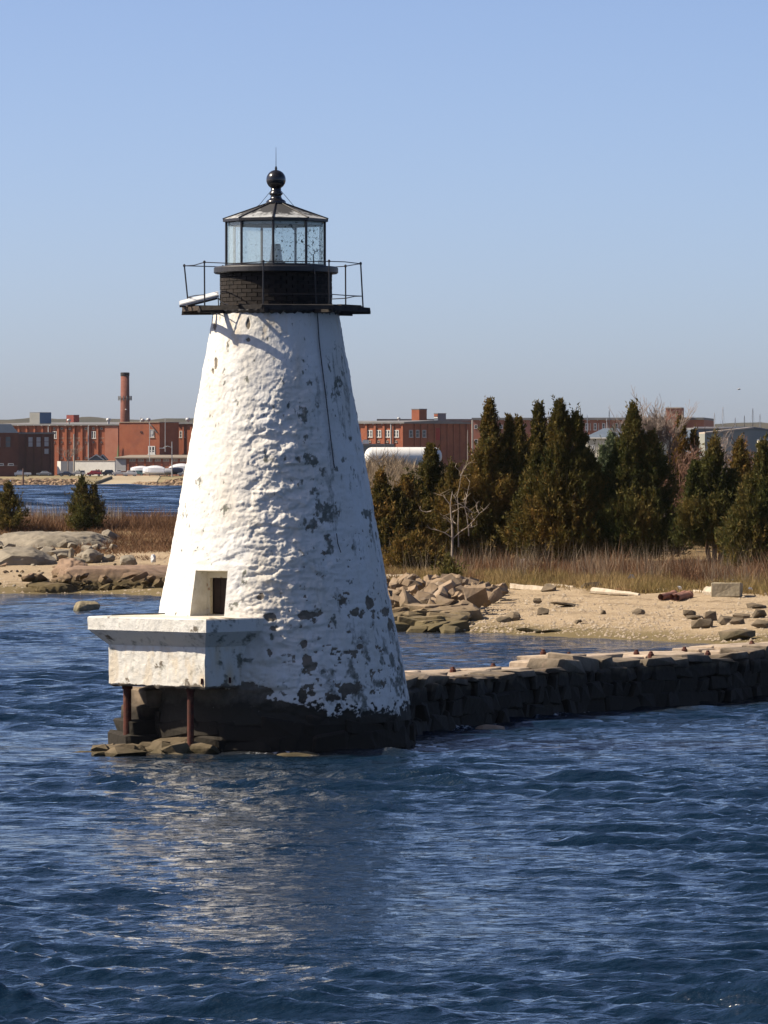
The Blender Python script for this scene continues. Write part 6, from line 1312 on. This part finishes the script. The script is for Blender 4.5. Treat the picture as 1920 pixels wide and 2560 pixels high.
# ---- bank: riprap, dock, person
def far_bank():
    r2 = random.Random(9); mb = MB(); rs = MB()
    for a, b, n in ((-60, 205, 900), (322, 620, 800), (900, 1000, 60)):
        for k in range(n):
            px = r2.uniform(a, b); Y = r2.uniform(1381, 1398); x = (px - 960) / F * Y
            if RAMP[0] - 2 < x < RAMP[1] + 1 and px < 330: continue
            z = fz(x, Y); s_ = r2.uniform(.35, 1.0); mb.hull([(x + r2.uniform(-s_, s_), Y + r2.uniform(-s_, s_) * .7, z + r2.uniform(-.3, .65) * s_) for _ in range(8)])
    tag(mb.build('bank_riprap', mat('far_riprap', (.26, .165, .095), (.38, .275, .18), .25, .9, lo=.3, hi=.7)), 'tan stone riprap along the far bank', 'riprap', kind='stuff')
    t = thing('floating_dock', at(80, 1216, 1378), 'low pale floating dock along the far bank at left', 'dock'); a = at(-60, 1217, 1378); b = at(178, 1217, 1378)
    mb = MB(); mb.box(((a.x + b.x) / 2, 1378, .30), (b.x - a.x, 2.6, .30)); mb.build('deck', mat('dock_planks', (.36, .34, .30), (.44, .42, .37), .5), t); mb = MB(); mb.box(((a.x + b.x) / 2, 1378, .0), (b.x - a.x - .3, 2.3, .3)); mb.build('float', IRON, t)
    g = thing('gangway', at(36, 1232, 1374), 'thin dark handrails of the gangway beside the left cedar', 'gangway'); 
    for dx in (0, 1.1): mb = MB(); p = Vector((at(36, 1222, 1378).x + dx, 1376.2, .5)); mb.tube([p, p + Vector((1.0, -6, -.5))], .08, 6); mb.build('handrail', IRON, g)
    mb = MB(); p = at(258, 1207, 1392); a = at(241, 1207, 1392); b = at(277, 1196, 1412); mb.tube([Vector((a.x, 1392, fz(a.x, 1392) + .5)), Vector((b.x, 1414, fz(b.x, 1414) + .45))], .42, 8)
    tag(mb.build('ramp_timber', mat('dark_timber', (.07, .07, .055), (.11, .1, .08), 1), None, org=Vector((a.x, 1392, 1))), 'heavy dark timber lying along the left side of the launching ramp', 'timber')
    b = thing('moored_skiff', at(46, 1244, 1180), 'small white skiff on the far water beside the left cedar', 'boat'); c = at(44, 1243, 1180); c.z = 0
    mb = MB(); pr = [(-2.3, .9), (-1.2, 1.0), (.6, .9), (1.9, .45), (2.6, .03)]
    for xx, bb in pr:
        for q in ((-bb, .6), (-bb * .7, -.1), (0, -.25), (bb * .7, -.1), (bb, .6)): mb.v.append((c.x + xx, c.y + q[0], q[1] + .06 * max(0, xx)))
    for i in range(4):
        for k in range(4): mb.f.append((i * 5 + k, i * 5 + k + 1, i * 5 + k + 6, i * 5 + k + 5))
    mb.f += [(0, 1, 2, 3, 4), (0, 4, 9, 5), (5, 9, 14, 10), (10, 14, 19, 15), (15, 19, 24, 20)]; mb.build('hull', WHITE, b); mb = MB(); mb.box((c.x - 2.45, c.y, .55), (.3, .35, .8)); mb.build('outboard_motor', IRON, b)
far_bank()
def person():
    p = at(25, 1214, 1378); g = .46; x, y = p.x, 1378.0
    t = thing('person', (x, y, g), 'standing person in white top and dark trousers on the far dock', 'person')
    J = [(0, 0, .95), (0, 0, 1.2), (0, 0, 1.42), (0, 0, 1.52), (0, .0, 1.66), (0, 0, 1.78), (.10, 0, .9), (.13, .02, .5), (.14, 0, .07), (.15, -.14, .04), (-.10, 0, .9), (-.13, -.04, .5), (-.14, 0, .07), (-.15, -.14, .04), (.20, 0, 1.40), (.27, -.02, 1.13), (.25, -.14, .90), (.24, -.2, .82), (-.20, 0, 1.40), (-.28, -.03, 1.14), (-.22, -.2, 1.0), (-.14, -.26, .98)]
    E = [(0, 1), (1, 2), (2, 3), (3, 4), (4, 5), (0, 6), (6, 7), (7, 8), (8, 9), (0, 10), (10, 11), (11, 12), (12, 13), (2, 14), (14, 15), (15, 16), (16, 17), (2, 18), (18, 19), (19, 20), (20, 21)]
    r_ = [.15, .14, .15, .06, .10, .08, .095, .07, .05, .04, .095, .07, .05, .04, .07, .05, .038, .04, .07, .05, .038, .04]
    me = bpy.data.meshes.new('body'); me.from_pydata(J, E, []); o = bpy.data.objects.new('body', me); col.objects.link(o); o.parent = t
    sk = o.modifiers.new('skin', 'SKIN'); 
    for v, q in zip(me.skin_vertices[0].data, r_): v.radius = (q, q)
    me.skin_vertices[0].data[0].use_root = True
    sb = o.modifiers.new('sub', 'SUBSURF'); sb.levels = 1; sb.render_levels = 1
    m, n, l, b = _new('white_shirt_dark_trousers'); tc = n.new('ShaderNodeTexCoord'); sx = n.new('ShaderNodeSeparateXYZ'); l.new(tc.outputs['Object'], sx.inputs[0]); rp = n.new('ShaderNodeValToRGB'); rp.color_ramp.interpolation = 'CONSTANT'; e = rp.color_ramp.elements; e[0].color = (.03, .03, .05, 1); e[1].position = .53; e[1].color = (.75, .76, .8, 1)
    q = e.new(.83); q.color = (.45, .28, .2, 1); q = e.new(.95); q.color = (.05, .035, .025, 1); mr = n.new('ShaderNodeMath'); mr.operation = 'DIVIDE'; mr.inputs[1].default_value = 1.8; l.new(sx.outputs[2], mr.inputs[0]); l.new(mr.outputs[0], rp.inputs[0]); l.new(rp.outputs[0], b.inputs['Base Color']); me.materials.append(m)
    t.scale = (1.05,) * 3
person()

# ---- right part of the far shore
def right_mill():
    fa = Fac(820, 1478, 36); fb = Fac(1010, fa.pt(1010, 1100).y, -40); t = thing('brick_mill', (fb.P.x, fb.P.y, 3.0), 'red brick mill corner with white windows right of the tower, above the white tank', 'building')
    a = fa.P; c = fb.P; e = c + fb.d * fb.u(1176); d = a + (e - c); ez = zat(fa, 960, 1059)
    mb = MB(); mb.prism([(q.x, q.y) for q in (a, c, e, d)], 2.5, ez); mb.build('wall', BRICK, t)
    ov = .8; f2 = [a + fa.n * ov, c + fa.n * ov + fb.n * ov, e + fb.n * ov, d]; mb = MB(); mb.prism([(q.x, q.y) for q in f2], ez + .01, ez + .45); cz = ez + 1.0; m1, m2 = (f2[0] + f2[3]) / 2, (f2[1] + f2[2]) / 2
    mb.add([(q.x, q.y, ez + .46) for q in f2] + [(m1.x, m1.y, cz), (m2.x, m2.y, cz)], [(0, 1, 5, 4), (2, 3, 4, 5), (0, 4, 3), (1, 2, 5)]); mb.build('roof', SLATE, t)
    for x in (895, 917, 939, 961, 983, 1007): fbox(fa, 'pilaster', BRICK, t, x - 2.4, 1059.5, x + 2.4, 1150, 0, .45); fbox(fa, 'bracket', WHITE, t, x - 4, 1058.4, x - 1.5, 1060.5, .46, .75)
    for x in (925, 947, 969, 991): window(fa, t, x - 6.6, 1075, x + 6.6, 1094); window(fa, t, x - 2.4, 1101, x + 2.4, 1107, 'plain', mat_pale)
    fbox(fa, 'downpipe', GALV, t, 979.4, 1058, 981, 1130, .5, .7)
    for x in (1027, 1043, 1060): window(fb, t, x - 4.6, 1075, x + 4.6, 1094, 'sash', mat('shaded_trim', (.55, .57, .58)) if x == 1027 else bpy.data.materials['shaded_trim'])  # white trim again, with the shade of this side put into its colour
    for x in (1036, 1052, 1070, 1086, 1102, 1118, 1134, 1150, 1166): fbox(fb, 'pilaster', BRICK, t, x - 1.3, 1060, x + 1.3, 1150, 0, .4)
    fbox(fb, 'red_loading_door', mat('red_door', (.34, .035, .025)), t, 1088, 1070, 1099, 1100, .02, .15)
    # rooftop tower and unit
    for x0, xm, x1, y0, y1, Y, m_, lab in ((1029, 1048, 1067, 1024, 1056, 1492, BRICK, 'brick stair tower on the roof of the right mill'), (1085, 1095, 1115, 1035, 1052, 1520, BLUEROOF, 'low dark rooftop unit right of the brick stair tower')):
        f1 = Fac(x0, Y, 36); f3 = Fac(xm, f1.pt(xm, 1050).y, -40); h = thing('rooftop_tower', (f3.P.x, f3.P.y, ez), lab, 'roof structure'); fp = [f1.P, f3.P, f3.P + f3.d * f3.u(x1), f1.P + f3.d * f3.u(x1)]; zt = zat(f1, x0, y0)
        mb = MB(); mb.prism([(q.x, q.y) for q in fp], ez - .5, zt); mb.build('wall', m_, h); mb = MB(); cc = sum(fp, Vector()) / 4; mb.prism([((q + (q - cc) * .06).x, (q + (q - cc) * .06).y) for q in fp], zt + .01, zt + .25); mb.build('roof', SLATE, h)
        if m_ is BLUEROOF: fbox(f1, 'brick_face', BRICK, h, x0 + .4, y0 + .5, xm - .4, y0 + 6, .02, .1); fbox(f1, 'grille', WHITE, h, x0 + .4, y0 + 7.5, xm - .4, y0 + 10.5, .02, .1)
    ventilator(997, 1043, 1052, 1500, 'small white roof ventilator left of the brick stair tower')
    fr = Fac(940, 1530, 0); h = thing('rear_brick_mill', (fr.P.x, fr.P.y, 3.0), 'rear brick mill with grey roof line behind the right mill stair tower', 'building'); fp = footprint(fr, 942, 1300, 30); zt = zat(fr, 1000, 1050); mb = MB(); mb.prism(fp, 2.5, zt - .5); mb.build('wall', BRICK, h); mb = MB(); mb.prism([q + fr.n * (.8 if i < 2 else 0) for i, q in enumerate(fp)], zt - .49, zt + .3); mb.build('roof', SLATE, h)
    # long wing to the right
    fw = Fac(1176, 1512, 8); w_ = thing('long_brick_mill', (fw.P.x, fw.P.y, 3.0), 'long low red brick mill running behind the cedars', 'building'); fp = footprint(fw, 1180, 1760, 40); zt = zat(fw, 1400, 1050); mb = MB(); mb.prism(fp, 2.5, zt); mb.build('wall', BRICKP, w_); mb = MB(); mb.prism([q + fw.n * (.9 if i < 2 else 0) for i, q in enumerate(fp)], zt + .01, zt + .7); mb.build('roof', SLATE, w_)
    for x in (1190, 1211, 1232, 1253, 1274, 1295, 1308, 1329): window(fw, w_, x - 4.3, 1062, x + 4.3, 1072, 'sash')
    for x in (1428, 1449, 1470, 1491, 1512, 1539, 1556, 1576, 1628, 1649): window(fw, w_, x - 6.6, 1058, x + 6.6, 1076)
    for x in range(1200, 1660, 21): fbox(fw, 'pilaster', BRICKP, w_, x - 1.6, 1051, x + 1.6, 1140, 0, .35); fbox(fw, 'bracket', WHITE, w_, x - 1.1, 1049.4, x + 1.1, 1051.3, .36, .7)
    window(fw, w_, 1186, 1098, 1195, 1112, 'sash'); window(fw, w_, 1324, 1103, 1333, 1116, 'sash')
    fs = Fac(1664, 1500, 10); h = thing('brick_stair_tower', (fs.P.x, fs.P.y, 3.0), 'tall brick stair tower behind the tangled bare tree', 'building'); fp = footprint(fs, 1664, 1704, 6); zt = zat(fs, 1680, 1021); mb = MB(); mb.prism(fp, 2.5, zt); mb.build('wall', BRICKP, h); mb = MB(); mb.prism([q + fs.n * (.3 if i < 2 else -.3) for i, q in enumerate(fp)], zt + .01, zt + .3); mb.build('coping', mat_pale, h)
    # flat roofed garage with a white unit by the tank
    fg = Fac(890, 1440, 0); h = thing('flat_garage', (fg.P.x, fg.P.y, 3.0), 'grey flat roofed garage just right of the tower', 'building'); fp = footprint(fg, 880, 985, 8); zt = zat(fg, 930, 1114); mb = MB(); mb.prism(fp, 2.5, zt); mb.build('wall', BLUEROOF, h); mb = MB(); mb.prism([q + fg.n * (.5 if i < 2 else 0) for i, q in enumerate(fp)], zt + .01, zt + .5); mb.build('roof', SLATE, h)
    p = at(914, 1104, 1441.5); t2 = thing('roof_cooler', (p.x, p.y, zt + .5), 'white cooling unit on the garage roof beside the tower', 'cooling unit'); mb = MB(); mb.hull([(p.x + sx * (.85 if sz > 0 else 1.0), p.y + sy * .8, zt + .55 + (.0 if sz < 0 else 1.1)) for sx in (-1, 1) for sy in (-1, 1) for sz in (-1, 1)]); mb.build('casing', WHITE, t2); mb = MB(); mb.lathe(p, [(.5, zt + 1.66), (.5, zt + 1.75), (.1, zt + 1.76)], 12); mb.build('fan_guard', IRON, t2)
right_mill()
def tank():
    Y = 1385; k = Y / F; r_ = 23 * k; c0 = at(911, 1141, Y); zc = at(0, 1141, Y).z; x0 = c0.x; x1 = at(1105, 0, Y).x; t = thing('storage_tank', ((x0 + x1) / 2, Y, 3.0), 'big white horizontal storage tank with rounded end right of the tower', 'tank')
    n = 40; mb = MB(); prof = [(x0 + r_ * .85 * (1 - math.cos(a)), r_ * math.sin(a)) for a in np.linspace(.05, math.pi / 2, 10)] + [(x1 - r_ * .85 * (1 - math.sin(a)), r_ * math.cos(a)) for a in np.linspace(.0, math.pi / 2 - .05, 10)]
    for xx, rr_ in prof:
        for q in range(n): a = 2 * math.pi * q / n; mb.v.append((xx, Y + rr_ * math.cos(a), zc + rr_ * math.sin(a)))
    for i in range(len(prof) - 1):
        for q in range(n): mb.f.append((i * n + q, i * n + (q + 1) % n, (i + 1) * n + (q + 1) % n, (i + 1) * n + q))
    mb.build('shell', mat('white_tank_paint', (.80, .79, .75), (.72, .70, .65), .4, .5, stretch=(1, 1, .3)), t, smooth=True)
    for xx in np.linspace(x0 + r_ * .9, x1 - r_ * .9, 6):
        mb = MB()
        for q in range(n): a0, a1 = 2 * math.pi * q / n, 2 * math.pi * (q + 1) / n; mb.tube([(xx, Y + (r_ + .01) * math.cos(a0), zc + (r_ + .01) * math.sin(a0)), (xx, Y + (r_ + .01) * math.cos(a1), zc + (r_ + .01) * math.sin(a1))], .05, 4, False)
        mb.build('weld_band', WHITE, t)
    for xx in (x0 + r_ * 1.6, x1 - r_ * 1.6): mb = MB(); mb.box((xx, Y, (zc + 2.6) / 2 - .4), (.8, r_ * 1.5, zc - 2.2 - r_ * .3)); mb.build('saddle', BOARD, t)
tank()
def right_yard():
    f = Fac(1457, 1420, 16); t = thing('cream_boat_shed', (f.P.x, f.P.y, 3.0), 'cream metal building with blue roof behind the cedars', 'building'); zt = zat(f, 1500, 1096); fp = footprint(f, 1457, 1650, 16); mb = MB(); mb.prism(fp, 2.5, zt); mb.build('wall', CREAMW, t)
    mb = MB(); a, b, c, d = [q + f.n * (.6 if i < 2 else -.6) for i, q in enumerate(fp)]; r0, r1 = (a + d) / 2, (b + c) / 2; zr = zat(f, 1500, 1070); mb.add([(q.x, q.y, zt + .02) for q in (a, b, c, d)] + [(r0.x + 4, r0.y, zr), (r1.x, r1.y, zr)], [(0, 1, 5, 4), (2, 3, 4, 5), (0, 4, 3), (1, 2, 5), (3, 2, 1, 0)]); mb.build('roof', BLUEROOF, t)
    fbox(f, 'fascia', WHITE, t, 1456, 1093.5, 1650, 1096.5, .62, .75)
    for x in (1482, 1510, 1560): window(f, t, x - 5, 1114, x + 5, 1126, 'double')
    for x in np.arange(1462, 1640, 6.0): fbox(f, 'siding_rib', CREAMW, t, x - .4, 1097, x + .4, 1150, 0, .08)
    f = Fac(1735, 1400, -5); t = thing('grey_warehouse', (f.P.x, f.P.y, 3.0), 'grey green warehouse with long white roof edge at far right', 'building'); zt = zat(f, 1800, 1074); fp = footprint(f, 1735, 1905, 20); mb = MB(); mb.prism(fp, 2.5, zt); mb.build('wall', BLUEROOF, t); fbox(f, 'white_fascia', WHITE, t, 1735, 1067, 1883, 1071, .0, .6)
    mb = MB(); mb.prism([q + f.n * (-.05) for q in fp], zt + .01, zt + .55); mb.build('roof', SLATE, t)
    g = Fac(1762, 1385, -3); t = thing('gabled_warehouse', (g.P.x, g.P.y, 3.0), 'olive grey gabled warehouse in front of the white roof edge', 'building'); P = [g.pt(1762, 1190), g.pt(1762, 1084), g.pt(1884, 1071), g.pt(1990, 1086), g.pt(1990, 1190)]; b = [q - g.n * 14 for q in P]; n = 5
    mb = MB(); mb.add(P + b, [(0, 1, 2, 3, 4), (9, 8, 7, 6, 5), (0, 5, 6, 1), (3, 8, 9, 4), (4, 9, 5, 0)]); mb.build('wall', mat('olive_grey_cladding', (.24, .245, .215), (.28, .285, .25), .3), t)
    for i, j in ((1, 2), (2, 3)):
        mb = MB(); q = [P[i] + g.n * .5, P[j] + g.n * .5, b[j], b[i]]; mb.add([v + Z3 * .02 for v in q] + [v + Z3 * .4 for v in q], [(3, 2, 1, 0), (4, 5, 6, 7), (0, 1, 5, 4), (1, 2, 6, 5), (2, 3, 7, 6), (3, 0, 4, 7)]); mb.build('roof', mat_pale if i == 1 else SLATE, t)
    f = Fac(1890, 1370, 0); t = thing('cream_annex', (f.P.x, f.P.y, 3.0), 'cream annex with white gutter at the right picture edge', 'building'); fp = footprint(f, 1898, 2010, 8); zt = zat(f, 1910, 1101); mb = MB(); mb.prism(fp, 2.5, zt); mb.build('wall', CREAMW, t); fbox(f, 'gutter', WHITE, t, 1896, 1098, 2010, 1101, .02, .5); mb = MB(); mb.prism([q + f.n * (.02) for q in fp], zt + .01, zt + .35); mb.build('roof', BLUEROOF, t)
    MAST = mat('mast_aluminium', (.55, .55, .54), rough=.45, metal=.4); MASTD = mat('dark_mast', (.12, .12, .13), rough=.5)
    for px, y0, m_, lab in ((1440, 1014, MAST, 'tall pale mast left of two above the widest cedar'), (1451, 1019, MASTD, 'thin dark mast right beside the tall pale one'), (1468, 1038, MAST, 'short pale mast before the long mill windows'), (1523, 1026, MASTD, 'dark mast with stays above the cream building'), (1517, 1046, MAST, 'short pale mast leaning next to the dark stayed mast'),
                         (1786, 1032, MAST, 'leftmost mast behind the grey warehouse roof'), (1807, 1018, MAST, 'tallest pale mast behind the white warehouse roof edge'), (1838, 1044, MAST, 'short pale mast in the middle behind the warehouse'), (1861, 1039, MASTD, 'short dark mast behind the warehouse gable'), (1882, 1021, MASTD, 'tall dark mast behind the end of the white roof edge'), (1900, 1035, MAST, 'rightmost pale mast near the picture edge'), (1040 + 330, 1036, MAST, 'pale mast almost hidden by the slim crooked cedar')):
        Y = 1450 if px > 1700 else 1435; a = Vector((at(px, 0, Y).x, Y, 3.0)); b = at(px, y0, Y); t = thing('sailboat_mast', a, lab, 'mast', 'masts in the boatyard'); mb = MB(); mb.tube([a, b], [.15, .09], 7); mb.build('spar', m_, t)
        mb = MB(); z = a.z + (b.z - a.z) * .68; mb.tube([(a.x - .9, a.y, z), (a.x + .9, a.y, z)], .045, 5); sp = mb.build('spreader', m_, t)
        for s_ in (-1, 1): mb = MB(); mb.tube([b, (a.x + s_ * .9, a.y, z), (a.x + s_ * .8, a.y, a.z + 1)], .018, 4); mb.build('stay', MASTD, t)
    g = thing('gull', at(1847, 974, 620), 'small white gull flying in the clear sky at upper right', 'bird'); c = at(1847, 974, 620)
    mb = MB(); mb.tube([c + Vector((-.24, 0, 0)), c + Vector((-.12, 0, .02)), c + Vector((.05, 0, .03)), c + Vector((.2, 0, .05)), c + Vector((.27, 0, .04))], [.01, .05, .07, .045, .01], 8)
    for s_ in (-1, 1): q = [c + Vector((.08, s_ * .04, .05)), c + Vector((.12, s_ * .35, .16)), c + Vector((-.02, s_ * .68, .10)), c + Vector((-.06, s_ * .35, .14)), c + Vector((-.08, s_ * .04, .04))]; mb.add(q + [v + Vector((0, 0, -.015)) for v in q], [(0, 1, 3, 4), (1, 2, 3), (9, 8, 6, 5), (8, 7, 6)])
    mb.build('body', WHITE, g)
right_yard()

# ------------------------------------------------------------------ the air over the harbour
def haze():
    mb = MB(); mb.box((0, 3150, 19.5), (19000, 12700, 57))
    m = bpy.data.materials.new('harbour_haze'); m.use_nodes = True; n = m.node_tree.nodes; n.remove(n['Principled BSDF'])
    v = n.new('ShaderNodeVolumePrincipled'); v.inputs['Color'].default_value = (.86, .92, 1.0, 1); v.inputs['Density'].default_value = 0.000017; v.inputs['Anisotropy'].default_value = 0.2
    m.node_tree.links.new(v.outputs[0], n['Material Output'].inputs['Volume'])
    o = mb.build('haze', m); tag(o, 'thin pale haze over the whole harbour', 'haze', kind='stuff')
haze()
